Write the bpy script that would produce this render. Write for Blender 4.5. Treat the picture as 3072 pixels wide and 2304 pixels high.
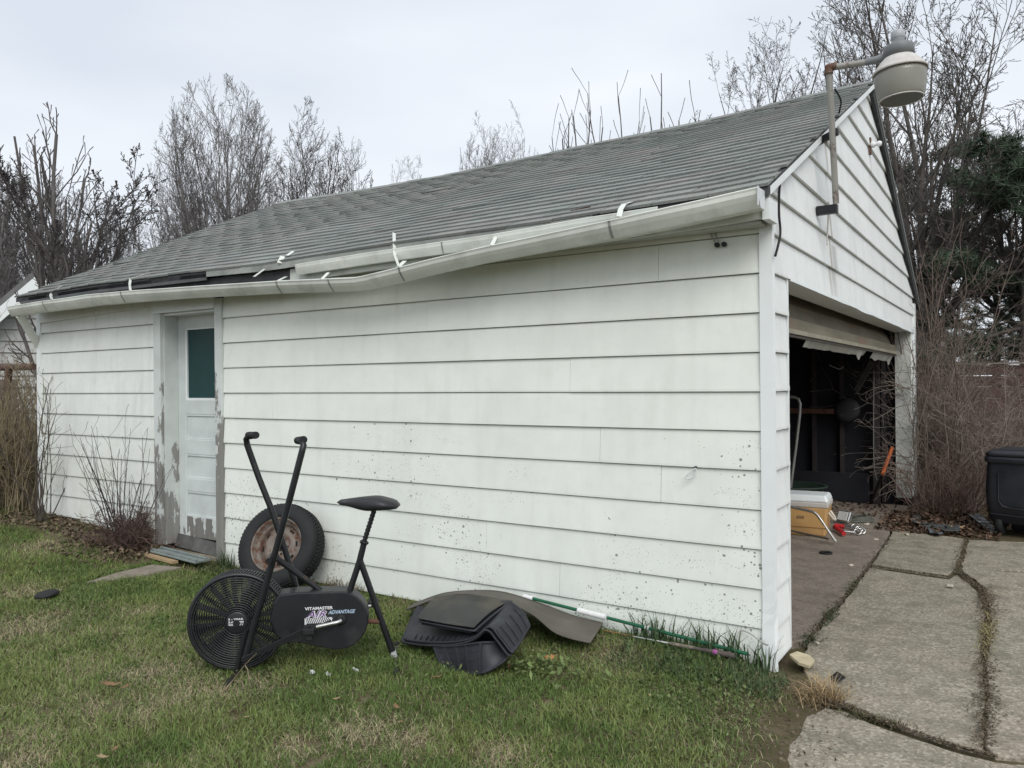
import bpy, bmesh, math, random
import numpy as np
from mathutils import Vector, Matrix, noise as mnoise
for o in list(bpy.data.objects): bpy.data.objects.remove(o)
SC = bpy.context.scene
COL = SC.collection
R = math.radians

# ------------------------------------------------------------------ camera
FPX = 2345.0                      # focal length in pixels of the 3072 px wide photograph
CAM = Vector((1.081, -4.070, 1.476))
YAW, PITCH, ROLL = -0.57801, -0.00014, -0.009345
_f = Vector((math.sin(YAW)*math.cos(PITCH), math.cos(YAW)*math.cos(PITCH), math.sin(PITCH)))
_r = Vector((math.cos(YAW), -math.sin(YAW), 0)); _u = _r.cross(_f)
_R = _r*math.cos(ROLL) + _u*math.sin(ROLL); _U = -_r*math.sin(ROLL) + _u*math.cos(ROLL)
cam = bpy.data.cameras.new('camera'); co = bpy.data.objects.new('camera', cam); COL.objects.link(co)
co.matrix_world = Matrix(((_R.x,_U.x,-_f.x,CAM.x),(_R.y,_U.y,-_f.y,CAM.y),(_R.z,_U.z,-_f.z,CAM.z),(0,0,0,1)))
cam.sensor_width = 36; cam.lens = 36*FPX/3072; cam.clip_start = .05; cam.clip_end = 2000
SC.camera = co

# ------------------------------------------------------------------ sky, sun, exposure
SUN_EL, SUN_AZ = 42, 138          # azimuth clockwise from +Y
wd = bpy.data.worlds.new('World'); SC.world = wd; wd.use_nodes = True
nt = wd.node_tree; nt.nodes.clear()
out = nt.nodes.new('ShaderNodeOutputWorld')
sky = nt.nodes.new('ShaderNodeTexSky'); sky.sky_type = 'NISHITA'; sky.sun_disc = False
sky.sun_elevation = R(SUN_EL); sky.sun_rotation = R(SUN_AZ); sky.dust_density = 4
b1 = nt.nodes.new('ShaderNodeBackground'); b1.inputs['Strength'].default_value = .1
nt.links.new(sky.outputs[0], b1.inputs['Color'])
tc = nt.nodes.new('ShaderNodeTexCoord'); mp = nt.nodes.new('ShaderNodeMapping'); mp.inputs['Scale'].default_value = (1,1,3.2)
nz = nt.nodes.new('ShaderNodeTexNoise'); nz.inputs['Scale'].default_value = 1.7; nz.inputs['Detail'].default_value = 4; nz.inputs['Roughness'].default_value = .45
cr = nt.nodes.new('ShaderNodeValToRGB')
cr.color_ramp.elements[0].position = .34; cr.color_ramp.elements[0].color = (.555,.60,.665,1)
cr.color_ramp.elements[1].position = .68; cr.color_ramp.elements[1].color = (.72,.75,.79,1)
nt.links.new(tc.outputs['Generated'], mp.inputs[0]); nt.links.new(mp.outputs[0], nz.inputs['Vector']); nt.links.new(nz.outputs['Fac'], cr.inputs[0])
b2 = nt.nodes.new('ShaderNodeBackground'); b2.inputs['Strength'].default_value = 1.0; nt.links.new(cr.outputs[0], b2.inputs['Color'])
mx = nt.nodes.new('ShaderNodeMixShader'); mx.inputs[0].default_value = .93
nt.links.new(b1.outputs[0], mx.inputs[1]); nt.links.new(b2.outputs[0], mx.inputs[2]); nt.links.new(mx.outputs[0], out.inputs[0])
sl = bpy.data.lights.new('sun','SUN'); sl.energy = 1.5; sl.angle = R(35); sl.color = (1,.975,.94)
so = bpy.data.objects.new('sun', sl); COL.objects.link(so)
so.rotation_euler = (R(90-SUN_EL), 0, R(180-SUN_AZ))
SC.view_settings.view_transform = 'Standard'; SC.view_settings.look = 'None'
SC.view_settings.exposure = .45; SC.view_settings.gamma = 1; SC.view_settings.use_curve_mapping = False

# ------------------------------------------------------------------ helpers
def ray(px, py): return _R*((px-1536)/FPX) - _U*((py-1152)/FPX) + _f
def at(px, py, axis, val):                     # the point of the place seen at a pixel, on a plane x / y / z = val
    d = ray(px,py); t = (val-CAM[axis])/d[axis]; return CAM + d*t
def PX(a,b,v): return at(a,b,0,v)
def PY(a,b,v): return at(a,b,1,v)
def PZ(a,b,v=0.): return at(a,b,2,v)
def GZ(a,b,off=0.):                            # seen point on the lawn, off above it
    p = PZ(a,b,off)
    for _ in range(6): p = PZ(a,b,ground_z(p.x,p.y)+off)
    return p
def far(px, dist):                             # a ground point in a compass direction
    d = ray(px,1152); d.z = 0; d.normalize(); return Vector((CAM.x+d.x*dist, CAM.y+d.y*dist, 0))
def smooth(t): t = max(0,min(1,t)); return t*t*(3-2*t)
def ground_z(x, y):
    z = .20*smooth((-3.6-x)/3.8)
    if y > 0: z *= 1
    z += .05*smooth((y+.45)/.35)*smooth((x+2.2)/.8)*smooth((-.02-x)/.2)*(1 if y < .3 else 0)
    z -= .011*smooth((x-.02+.25*min(0,y))/.12) if y > -9 else 0
    if x < .1 and -.0 < y < 6.3 and x > -7.4: z = min(z,-.03)
    return z

def W(o):
    m = o.matrix_basis.copy()
    while o.parent: m = o.parent.matrix_basis @ (o.matrix_parent_inverse @ m); o = o.parent
    return m
def setparent(o, parent):
    if parent is not None:
        o.parent = parent; o.matrix_parent_inverse = W(parent).inverted()
def tag(o, label=None, cat=None, group=None, kind=None):
    if label: o['label'] = label
    if cat: o['category'] = cat
    if group: o['group'] = group
    if kind: o['kind'] = kind
    return o
def thing(name, loc, label, cat, group=None, rot=None):
    o = bpy.data.objects.new(name, None); COL.objects.link(o); o.empty_display_size = .1
    o.location = loc
    if rot is not None: o.rotation_euler = rot
    return tag(o, label, cat, group)
def mesh_obj(name, me, mat, parent=None, M4=None):
    o = bpy.data.objects.new(name, me); COL.objects.link(o)
    if mat is not None and not me.materials: me.materials.append(mat)
    if M4 is not None: o.matrix_basis = M4
    setparent(o, parent); return o

class MB:
    """collects shapes, built as one mesh object"""
    def __init__(s): s.v = []; s.f = []; s.sm = []
    def add(s, vs, fs, smooth=False):
        b = len(s.v); s.v += [tuple(p) for p in vs]; s.f += [tuple(i+b for i in f) for f in fs]; s.sm += [smooth]*len(fs); return s
    def box(s, c, h, m=None):               # centre, half sizes, optional 3x3
        c = Vector(c); vs = []
        for x in (-1,1):
            for y in (-1,1):
                for z in (-1,1):
                    p = Vector((x*h[0],y*h[1],z*h[2])); vs.append(c + (m @ p if m else p))
        return s.add(vs, [(0,1,3,2),(4,6,7,5),(0,4,5,1),(2,3,7,6),(0,2,6,4),(1,5,7,3)])
    def b2(s, a, b):                        # box from two corners
        a, b = Vector(a), Vector(b); return s.box((a+b)/2, [abs(x)/2 for x in (b-a)])
    def hexa(s, p):                         # 8 points: 4 below, 4 above
        return s.add(p, [(3,2,1,0),(4,5,6,7),(0,1,5,4),(1,2,6,5),(2,3,7,6),(3,0,4,7)])
    def bar(s, p, q, w, h, up=(0,0,1)):     # rectangular bar
        p, q = Vector(p), Vector(q); d = (q-p).normalized(); x = d.cross(Vector(up)).normalized(); z = x.cross(d)
        vs = [e + x*(i*w/2) + z*(j*h/2) for e in (p,q) for i,j in ((-1,-1),(1,-1),(1,1),(-1,1))]
        return s.add(vs, [(3,2,1,0),(4,5,6,7),(0,1,5,4),(1,2,6,5),(2,3,7,6),(3,0,4,7)])
    def tube(s, pts, r, n=8, cap=True, closed=False):
        pts = [Vector(p) for p in pts]; k = len(pts); rs = r if isinstance(r,(list,tuple)) else [r]*k
        vs = []; prev = None
        for i,p in enumerate(pts):
            if closed: t = pts[(i+1)%k]-pts[i-1]
            else: t = pts[min(i+1,k-1)]-pts[max(i-1,0)]
            t.normalize()
            if prev is None:
                a = Vector((0,0,1)) if abs(t.z) < .9 else Vector((1,0,0)); x = t.cross(a).normalized()
            else:
                x = prev - t*prev.dot(t); x.normalize()
            prev = x; y = t.cross(x)
            for j in range(n):
                a = 2*math.pi*j/n; vs.append(p + (x*math.cos(a)+y*math.sin(a))*rs[i])
        fs = []
        for i in range(k if closed else k-1):
            for j in range(n):
                a, b = i*n+j, i*n+(j+1)%n; c, d = ((i+1)%k)*n+(j+1)%n, ((i+1)%k)*n+j; fs.append((a,b,c,d))
        s.add(vs, fs, True)
        if cap and not closed:
            s.add(vs[:n], [tuple(range(n))[::-1]]); s.add(vs[-n:], [tuple(range(n))])
        return s
    def lathe(s, prof, n=32, M4=None, smooth=True, close=False):   # profile (r, z), axis z
        vs = []; fs = []; k = len(prof)
        for r,z in prof:
            for j in range(n):
                a = 2*math.pi*j/n; p = Vector((r*math.cos(a), r*math.sin(a), z)); vs.append(M4 @ p if M4 else p)
        for i in range(k if close else k-1):
            i2 = (i+1)%k
            for j in range(n): fs.append((i*n+j, i*n+(j+1)%n, i2*n+(j+1)%n, i2*n+j))
        return s.add(vs, fs, smooth)
    def prism(s, poly, ext):                # polygon of 3-D points pushed along a vector
        ext = Vector(ext); a = [Vector(p) for p in poly]; b = [p+ext for p in a]; n = len(a)
        return s.add(a+b, [tuple(range(n))[::-1], tuple(range(n,2*n))] + [(i,(i+1)%n,(i+1)%n+n,i+n) for i in range(n)])
    def xf(s, m, start=0):
        s.v = s.v[:start] + [tuple(m @ Vector(p)) for p in s.v[start:]]; return s
    def mesh(s, name):
        me = bpy.data.meshes.new(name); me.from_pydata(s.v, [], s.f); me.polygons.foreach_set('use_smooth', s.sm); me.update(); return me
    def build(s, name, mat, parent=None, bevel=0, center=True):
        P = np.array(s.v); c = Vector((0,0,0))
        if center:
            lo, hi = P.min(0), P.max(0); c = Vector(((lo[0]+hi[0])/2,(lo[1]+hi[1])/2,lo[2]))
            s.v = [tuple(Vector(p)-c) for p in s.v]
        me = s.mesh(name)
        bm = bmesh.new(); bm.from_mesh(me); bmesh.ops.recalc_face_normals(bm, faces=bm.faces); bm.to_mesh(me); bm.free()
        o = mesh_obj(name, me, mat, parent, Matrix.Translation(c))
        if bevel:
            m = o.modifiers.new('bevel','BEVEL'); m.width = bevel; m.segments = 2; m.limit_method = 'ANGLE'; m.angle_limit = R(40)
        return o
def local(o, parent):                       # geometry already given in the parent's own frame
    o.parent = parent; o.matrix_parent_inverse = Matrix.Identity(4); return o

def fast_mesh(name, V, F, mat, parent=None, col=None, smooth=False):     # numpy arrays, faces all of one size
    me = bpy.data.meshes.new(name); n = len(V); k = F.shape[1]; m = len(F)
    me.vertices.add(n); me.vertices.foreach_set('co', V.astype(np.float32).ravel())
    me.loops.add(m*k); me.loops.foreach_set('vertex_index', F.astype(np.int32).ravel())
    me.polygons.add(m); me.polygons.foreach_set('loop_start', np.arange(0,m*k,k,dtype=np.int32)); me.polygons.foreach_set('loop_total', np.full(m,k,np.int32))
    if smooth: me.polygons.foreach_set('use_smooth', np.ones(m,bool))
    me.update(calc_edges=True)
    if col is not None:
        a = me.color_attributes.new('tint','FLOAT_COLOR','POINT'); a.data.foreach_set('color', np.c_[col,np.ones(len(col))].astype(np.float32).ravel())
    return mesh_obj(name, me, mat, parent)
def seg_mesh(name, segs, mat, parent=None, n=3, smooth=True):    # segs: list of (p,q,r0,r1)
    A = np.array([[*s[0],*s[1],s[2],s[3]] for s in segs]); P, Q, r0, r1 = A[:,:3], A[:,3:6], A[:,6], A[:,7]
    d = Q-P; L = np.linalg.norm(d,axis=1,keepdims=True)+1e-9; d /= L
    P = P - d*np.minimum(r0[:,None]*.6, L*.2)
    up = np.where(np.abs(d[:,2:3])<.9, np.array([[0,0,1.]]), np.array([[1.,0,0]])); x = np.cross(d,up); x /= np.linalg.norm(x,axis=1,keepdims=True); y = np.cross(d,x)
    V = []
    for j in range(n):
        a = 2*math.pi*j/n; w = x*math.cos(a)+y*math.sin(a); V += [P+w*r0[:,None], Q+w*r1[:,None]]
    V = np.stack(V,1).reshape(-1,3); b = np.arange(len(A))[:,None]*2*n
    F = np.concatenate([b+np.array([[2*j, 2*((j+1)%n), 2*((j+1)%n)+1, 2*j+1]]) for j in range(n)])
    return fast_mesh(name, V, F, mat, parent, smooth=smooth)

# ------------------------------------------------------------------ materials
class NT:
    def __init__(s, name):
        s.m = bpy.data.materials.new(name); s.m.use_nodes = True; s.t = s.m.node_tree; s.t.nodes.clear()
        s.o = s.n('OutputMaterial'); s.b = s.n('BsdfPrincipled'); s.l(s.b.outputs[0], s.o.inputs[0])
        g = s.n('NewGeometry'); s.pos = g.outputs['Position']
    def n(s, t, **k):
        x = s.t.nodes.new('ShaderNode'+t)
        for a,b in k.items(): setattr(x,a,b)
        return x
    def l(s, a, b): s.t.links.new(a,b)
    def mapv(s, sc=(1,1,1), loc=(0,0,0)):
        m = s.n('Mapping'); m.inputs['Scale'].default_value = sc; m.inputs['Location'].default_value = loc; s.l(s.pos, m.inputs[0]); return m.outputs[0]
    def noise(s, scale, detail=4, rough=.55, sc=None, loc=(0,0,0), dist=0):
        x = s.n('TexNoise'); x.inputs['Scale'].default_value = scale; x.inputs['Detail'].default_value = detail; x.inputs['Roughness'].default_value = rough; x.inputs['Distortion'].default_value = dist
        s.l(s.mapv(sc or (1,1,1),loc), x.inputs['Vector']); return x.outputs['Fac']
    def vor(s, scale, feat='F1', sc=None):
        x = s.n('TexVoronoi'); x.feature = feat; x.inputs['Scale'].default_value = scale; s.l(s.mapv(sc or (1,1,1)), x.inputs['Vector']); return x
    def ramp(s, v, stops):
        x = s.n('ValToRGB'); e = x.color_ramp.elements
        while len(e) < len(stops): e.new(.5)
        for i,(p,c) in enumerate(stops): e[i].position = p; e[i].color = (*c,1) if isinstance(c,(tuple,list)) else (c,c,c,1)
        s.l(v, x.inputs[0]); return x.outputs[0]
    def mix(s, f, a, b, mode='MIX'):
        x = s.n('Mix', data_type='RGBA', blend_type=mode)
        for i,v in ((0,f),(6,a),(7,b)):
            if isinstance(v,(int,float)): x.inputs[i].default_value = v
            elif isinstance(v,(tuple,list)): x.inputs[i].default_value = (*v,1)
            else: s.l(v, x.inputs[i])
        return x.outputs[2]
    def math(s, op, a, b=0, c=None):
        x = s.n('Math', operation=op)
        for i,v in enumerate((a,b) if c is None else (a,b,c)):
            if isinstance(v,(int,float)): x.inputs[i].default_value = v
            else: s.l(v, x.inputs[i])
        return x.outputs[0]
    def sep(s): x = s.n('SeparateXYZ'); s.l(s.pos,x.inputs[0]); return x.outputs
    def fin(s, col, rough=.6, metal=0, bump=None, bs=.3, bd=.005, spec=.4, trans=0):
        for k,v in (('Base Color',col),('Roughness',rough),('Metallic',metal),('Specular IOR Level',spec)):
            if isinstance(v,(int,float)): s.b.inputs[k].default_value = v
            elif isinstance(v,(tuple,list)): s.b.inputs[k].default_value = (*v,1)
            else: s.l(v, s.b.inputs[k])
        if trans: s.b.inputs['Transmission Weight'].default_value = trans
        if bump is not None:
            x = s.n('Bump'); x.inputs['Strength'].default_value = bs; x.inputs['Distance'].default_value = bd; s.l(bump, x.inputs['Height']); s.l(x.outputs[0], s.b.inputs['Normal'])
        return s.m
def simple(name, col, rough=.6, var=.25, scale=6, metal=0, bs=.15, detail=5, spec=.4, col2=None, thr=(.45,.6), bd=.003, sc=None):
    t = NT(name); f = t.noise(scale, detail, sc=sc); d = tuple(c*(1-var) for c in col); u = tuple(min(1,c*(1+var)) for c in col)
    c = t.ramp(f, [(.3,d),(.7,u)])
    if col2: c = t.mix(t.ramp(t.noise(scale*.7,6,.65,sc=sc,loc=(7,3,1)), [(thr[0],0.),(thr[1],1.)]), c, col2)
    return t.fin(c, rough, metal, t.noise(scale*6,4,sc=sc), bs, bd, spec)
def attr_mat(name, rough=.7, spec=.2, trans=.0):
    t = NT(name); a = t.n('Attribute'); a.attribute_name = 'tint'; m = t.fin(a.outputs['Color'], rough, 0, spec=spec)
    return m

def siding_mat(name, base, dots, zlo, zhi, dirt=.5, seed=0):
    t = NT(name); z = t.sep()[2]
    c = t.mix(t.ramp(t.noise(2.2,5,.6,loc=(seed,0,0)),[(.35,0.),(.7,1.)]), base, tuple(x*.9 for x in base))
    streak = t.noise(9,4,.6,sc=(1,1,.12),loc=(seed,2,0))
    c = t.mix(t.math('MULTIPLY', t.ramp(streak,[(.5,0.),(.78,1.)]), .30*dirt), c, (.45,.46,.41))
    c = t.mix(t.math('MULTIPLY', t.ramp(t.noise(14,6,.75,loc=(seed,5,2)),[(.5,0.),(.75,1.)]), .16*dirt), c, (.40,.41,.36))
    # mildew specks, thicker low down and in patches
    low = t.n('MapRange'); low.inputs[1].default_value = zhi; low.inputs[2].default_value = zlo; t.l(z, low.inputs[0])
    patch = t.noise(1.5,4,.6,loc=(4+seed,1,3))
    for sc,th,amt in ((38,.16,.75),(90,.2,.55),(21,.12,.8)):
        v = t.vor(sc); rnd = t.n('SeparateColor'); t.l(v.outputs['Color'], rnd.inputs[0])
        size = t.math('MULTIPLY', rnd.outputs[0], th*1.6)
        dot = t.math('LESS_THAN', v.outputs['Distance'], size)
        keep = t.math('GREATER_THAN', t.math('ADD', t.math('MULTIPLY', t.math('ADD',low.outputs[0],.15), t.ramp(patch,[(.35,0.),(.75,1.)])), t.math('MULTIPLY',rnd.outputs[1],.35)), 1.02-.55*dots)
        c = t.mix(t.math('MULTIPLY', t.math('MULTIPLY',dot,keep), amt), c, (.13,.14,.12))
    if seed == 5:
        al = t.math('MULTIPLY', t.ramp(t.noise(2.3,6,.7,loc=(1,0,6)),[(.42,0.),(.66,1.)]), t.math('MULTIPLY', low.outputs[0], .55)); c = t.mix(al, c, (.50,.50,.36))
    return t.fin(c, .5, 0, t.noise(40,3), .06, .002, .35)
def peel_mat(name, paint, wood, z0, z1, bias=0., seed=0):      # old paint that has come off, more near the ground
    t = NT(name); z = t.sep()[2]
    mr = t.n('MapRange'); mr.inputs[1].default_value = z1; mr.inputs[2].default_value = z0; mr.inputs[3].default_value = -.18; mr.inputs[4].default_value = .2; t.l(z, mr.inputs[0])
    f = t.math('ADD', t.noise(7,6,.65,sc=(1,1,.35),loc=(seed,seed,0)), t.math('ADD', mr.outputs[0], bias))
    k = t.ramp(f,[(.56,0.),(.575,1.)])
    w = t.mix(t.noise(30,4,.6,sc=(1,1,.06)), tuple(x*.6 for x in wood), tuple(x*1.3 for x in wood))
    p = t.mix(t.ramp(t.noise(5,4),[(.4,0.),(.7,1.)]), paint, tuple(x*.86 for x in paint))
    return t.fin(t.mix(k,p,w), .65, 0, t.math('SUBTRACT', t.math('MULTIPLY',t.noise(40,4,.6,sc=(1,1,.1)),.2), k), .5, .004, .3)
def rust_mat(name, paint, amt, rough=.5, metal=0, sc=9):
    t = NT(name); k = t.ramp(t.noise(sc,7,.7),[(.62-amt*.3,0.),(.72-amt*.3,1.)])
    r = t.mix(t.noise(45,4), (.07,.034,.022), (.16,.082,.055)); p = t.mix(t.noise(12,4), paint, tuple(x*.75 for x in paint))
    return t.fin(t.mix(k,p,r), t.ramp(k,[(0.,rough),(1.,.9)]), metal, t.noise(60,4), .2, .002, .4)

MT = {}
MT['siding'] = siding_mat('white_siding', (.80,.842,.782), .86, .1, 1.5, .7)
MT['siding_west'] = siding_mat('white_siding_by_shrub', (.78,.815,.78), .35, .2, 1.2, 1.3, 5)
MT['siding_gable'] = siding_mat('white_gable_siding', (.82,.85,.835), .1, .1, 1., 1.1, 9)
MT['trim'] = simple('white_trim', (.76,.80,.795), .45, .05, 3, bs=.05)
MT['gutter'] = simple('gutter_metal', (.66,.69,.64), .42, .12, 4, bs=.08, col2=(.40,.41,.37), thr=(.52,.75))
MT['gutter_bright'] = simple('bright_aluminium', (.66,.68,.68), .35, .1, 20, bs=.05, metal=.3)
MT['wood_peel'] = peel_mat('peeling_casing', (.60,.64,.62), (.24,.235,.22), .2, 2.1, .05, 1)
MT['door_paint'] = peel_mat('peeling_door', (.60,.65,.64), (.23,.225,.21), -.1, 1.3, -.13, 4)
MT['grey_wood'] = simple('bare_grey_wood', (.25,.245,.23), .8, .3, 10, bs=.4, sc=(1,1,.1))
MT['dark_wood'] = simple('dark_framing', (.028,.024,.023), .85, .3, 6, bs=.3)  # framing darkened in its colour for the dim interior
MT['rail_wood'] = simple('shelf_wood', (.11,.05,.028), .8, .3, 8, bs=.3)
MT['inside'] = simple('inside_sheathing', (.011,.012,.016), .9, .3, 3, bs=.2)  # near-black base colour carries the dimness of the unlit interior
MT['fascia_dark'] = simple('dark_eave_and_shade', (.045,.047,.05), .8, .4, 9, bs=.3)
MT['drip'] = simple('grey_drip_edge', (.26,.275,.26), .5, .25, 7, bs=.2)
# ------------------------------------------------------------------ ground, slabs
rng = random.Random(4)
def axis_pts(lo, hi, step, farv):
    a = list(np.arange(lo, hi+1e-6, step)); k = step; x = hi; right = []; 
    while x < farv: k *= 1.35; x += k; right.append(x)
    k = step; x = lo; left = []
    while x > -farv: k *= 1.35; x -= k; left.append(x)
    return np.array(left[::-1]+a+right)
gx, gy = axis_pts(-9,3,.1,400), axis_pts(-4.5,8,.1,400)
V = []
for y in gy:
    for x in gx:
        z = ground_z(x,y)
        if x < 0 and -9 < x and y < -.05: z += .018*mnoise.noise(Vector((x*1.3,y*1.3,2))) + .008*mnoise.noise(Vector((x*5,y*5,7)))
        V.append((x,y,z))
nx, ny = len(gx), len(gy); i = np.arange(nx-1)[None,:]+np.arange(ny-1)[:,None]*nx; i = i.ravel()
t = NT('lawn_soil'); c = t.ramp(t.noise(3.5,6,.65),[(.3,(.075,.058,.038)),(.5,(.125,.098,.066)),(.7,(.20,.16,.11))])
c = t.mix(t.ramp(t.noise(22,5,.7),[(.4,0.),(.65,1.)]), c, (.075,.075,.032))
MT['soil'] = t.fin(c,.95,0,t.noise(60,5,.7),.6,.02,.1)
go = fast_mesh('ground', np.array(V), np.c_[i,i+1,i+nx+1,i+nx], MT['soil'], smooth=True); tag(go, 'brown lawn soil and thatch under the grass', 'ground', kind='structure')

def concrete(name, c1, c2, c3, stain):
    t = NT(name); b = t.mix(t.ramp(t.noise(1.3,5,.6),[(.35,0.),(.65,1.)]), c1, c2)
    v = t.vor(80); sp = t.n('SeparateColor'); t.l(v.outputs['Color'], sp.inputs[0])
    b = t.mix(t.math('MULTIPLY', t.math('GREATER_THAN', sp.outputs[0], .72), .5), b, c3)
    b = t.mix(t.math('MULTIPLY', t.math('LESS_THAN', sp.outputs[1], .18), .45), b, tuple(x*.45 for x in c1))
    b = t.mix(t.ramp(t.noise(2.6,6,.7,loc=(3,9,0)),[(.55,0.),(.72,1.)]), b, stain)
    b = t.mix(t.math('MULTIPLY', t.ramp(t.noise(30,5,.7),[(.55,0.),(.7,1.)]), .5), b, tuple(x*.5 for x in c1))
    b = t.mix(t.math('MULTIPLY', t.ramp(t.noise(5.5,7,.75,loc=(8,2,0)),[(.46,0.),(.62,1.)]), .6), b, tuple(x*.55 for x in c1))
    return t.fin(b,.9,0, t.math('ADD', t.noise(70,4,.7), t.math('MULTIPLY', v.outputs['Distance'], .5)), .6,.008,.2)
MT['slab'] = concrete('exposed_aggregate_concrete', (.268,.250,.192), (.315,.270,.215), (.50,.46,.38), (.21,.19,.14))
MT['slab_far'] = concrete('grey_aggregate_concrete', (.262,.243,.185), (.295,.26,.205), (.47,.43,.345), (.17,.15,.11))
MT['floor'] = concrete('oily_floor_concrete', (.25,.215,.175), (.21,.18,.148), (.27,.23,.19), (.12,.098,.08))
MT['step'] = simple('worn_step_concrete', (.22,.19,.155), .9, .25, 8, bs=.5)
def slab(name, pts, z, mat, parent, thick=.09, jit=.010):
    P = []; n = len(pts)
    for k in range(n):
        a, b = Vector(pts[k][:2]), Vector(pts[(k+1)%n][:2]); L = (b-a).length; m = max(1,min(60,int(L/.05))) if L < 3 else 4
        nrm = Vector((b.y-a.y, a.x-b.x)).normalized() if L > 0 else Vector((0,0))
        for q in range(m):
            p = a.lerp(b,q/m); w = jit*(mnoise.noise(Vector((p.x*9,p.y*9,z*50)))*1.6+rng.uniform(-.4,.4)) if q else 0
            P.append((p.x+nrm.x*w, p.y+nrm.y*w, z-thick))
    me = MB().prism(P, (0,0,thick)); o = me.build(name, mat, parent); 
    m = o.modifiers.new('bevel','BEVEL'); m.width = .006; m.segments = 2; m.limit_method = 'ANGLE'; m.angle_limit = R(60)
    return o
q = lambda L: [PZ(a,b,0) for a,b in L]
dv = bpy.data.objects.new('driveway', None); COL.objects.link(dv); dv.location = (.8,1.5,0); tag(dv, 'cracked old concrete driveway beside the garage', 'driveway', kind='structure')
C1 = [(2425,1925),(2470,1866),(2522,1810),(2570,1750),(2610,1697),(2663,1622),(2678,1590)]
slab('concrete_slab', q([(2678,1590),(2898,1618),(2862,1710),(2838,1729),(2732,1714),(2614,1694),(2665,1622)]), .006, MT['slab_far'], dv)
slab('concrete_slab', q([(2608,1703),(2732,1722),(2846,1738),(2872,1724),(2930,1772),(2952,1839),(2946,1985),(2954,2106),(2946,2256),(2877,2243),(2756,2203),(2615,2153),(2545,2120),(2470,2105),(2428,2035),(2404,1975),(2427,1927),(2472,1868),(2524,1812),(2572,1752)]), .0, MT['slab'], dv)
slab('concrete_slab', q([(2475,2120),(2540,2133),(2612,2167),(2752,2216),(2875,2256),(2984,2282),(3075,2290)])+[Vector((4,-.95,0)),Vector((4,-7,0)),Vector((.9,-7,0)),Vector((.55,-2.2,0))]+q([(2344,2300),(2383,2217),(2420,2145)]), -.004, MT['slab'], dv)
slab('concrete_slab', q([(2886,1709),(3071,1721)])+[Vector((4,2.5,0)),Vector((4,-.9,0))]+q([(3071,2280),(2984,2272),(2955,2238),(2963,2106),(2959,1985),(2973,1839),(2959,1766),(2888,1716)]), .008, MT['slab'], dv)
slab('concrete_slab', q([(2905,1618),(3071,1625)])+[Vector((4,4.1,0)),Vector((4,2.6,0))]+q([(3071,1713),(2884,1703)]), -.002, MT['slab_far'], dv)
fl = [PZ(a-6,b,0) for a,b in C1]
fo = slab('garage_floor', fl+[Vector((-.02,5.0,0)),Vector((-.05,6.1,0)),Vector((-7.2,6.1,0)),Vector((-7.2,.14,0)),Vector((-.05,.14,0)),Vector((-.02,.45,0))], .012, MT['floor'], None, .06, .006)
tag(fo, 'brown oil-stained concrete floor running into the open garage', 'floor', kind='structure')
PATHP = [(p.x,p.y) for p in (GZ(a,b,.01) for a,b in ((248,1748),(356,1715),(458,1692),(545,1706),(424,1730),(297,1747)))]
tag(slab('path', PATHP, ground_z(-4.7,-.5)+.012, MT['step'], None, .08), 'worn concrete path strip half overgrown in front of the side door', 'path', kind='structure')
# ------------------------------------------------------------------ garage
rng = random.Random(11)
LX, WY, Z9 = -7.33, 6.3, .207            # length along -x, width along +y, height of the lowest siding line
EXP = .2032
GAR = thing('garage', (-3.6,3.1,0), 'white clapboard garage with grey shingle roof and open overhead door', 'garage')
def zk(k): return Z9 + EXP*k
def lerp_tab(tab, x):
    if x <= tab[0][0]: return tab[0][1]
    for (a,b),(c,d) in zip(tab, tab[1:]):
        if x <= c: return b+(d-b)*(x-a)/(c-a)
    return tab[-1][1]
EAVE = [(-7.4,2.395),(-5.9,2.409),(-4.3,2.396),(-3.6,2.380),(-2.6,2.40),(-1.2,2.402),(-.3,2.416),(.07,2.432)]
RIDGE = [(-7.4,3.974),(-6,3.93),(-4.7,3.907),(-2.5,3.932),(-1.5,3.942),(-.5,3.985),(.07,4.0)]
YE, YR = -.2, 3.15
def S(x, t):
    a, b = lerp_tab(EAVE,x), lerp_tab(RIDGE,x)
    return Vector((x, YE+(YR-YE)*t, a+(b-a)*t + .012*mnoise.noise(Vector((x*.9,t*4,3)))*(1-abs(2*t-1)*.3)))
def rake_z(y): return 2.43+(4.0-2.43)*((y-YE)/(YR-YE)) if y < YR else 2.43+(4.0-2.43)*((2*YR-y-YE)/(YR-YE))

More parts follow.
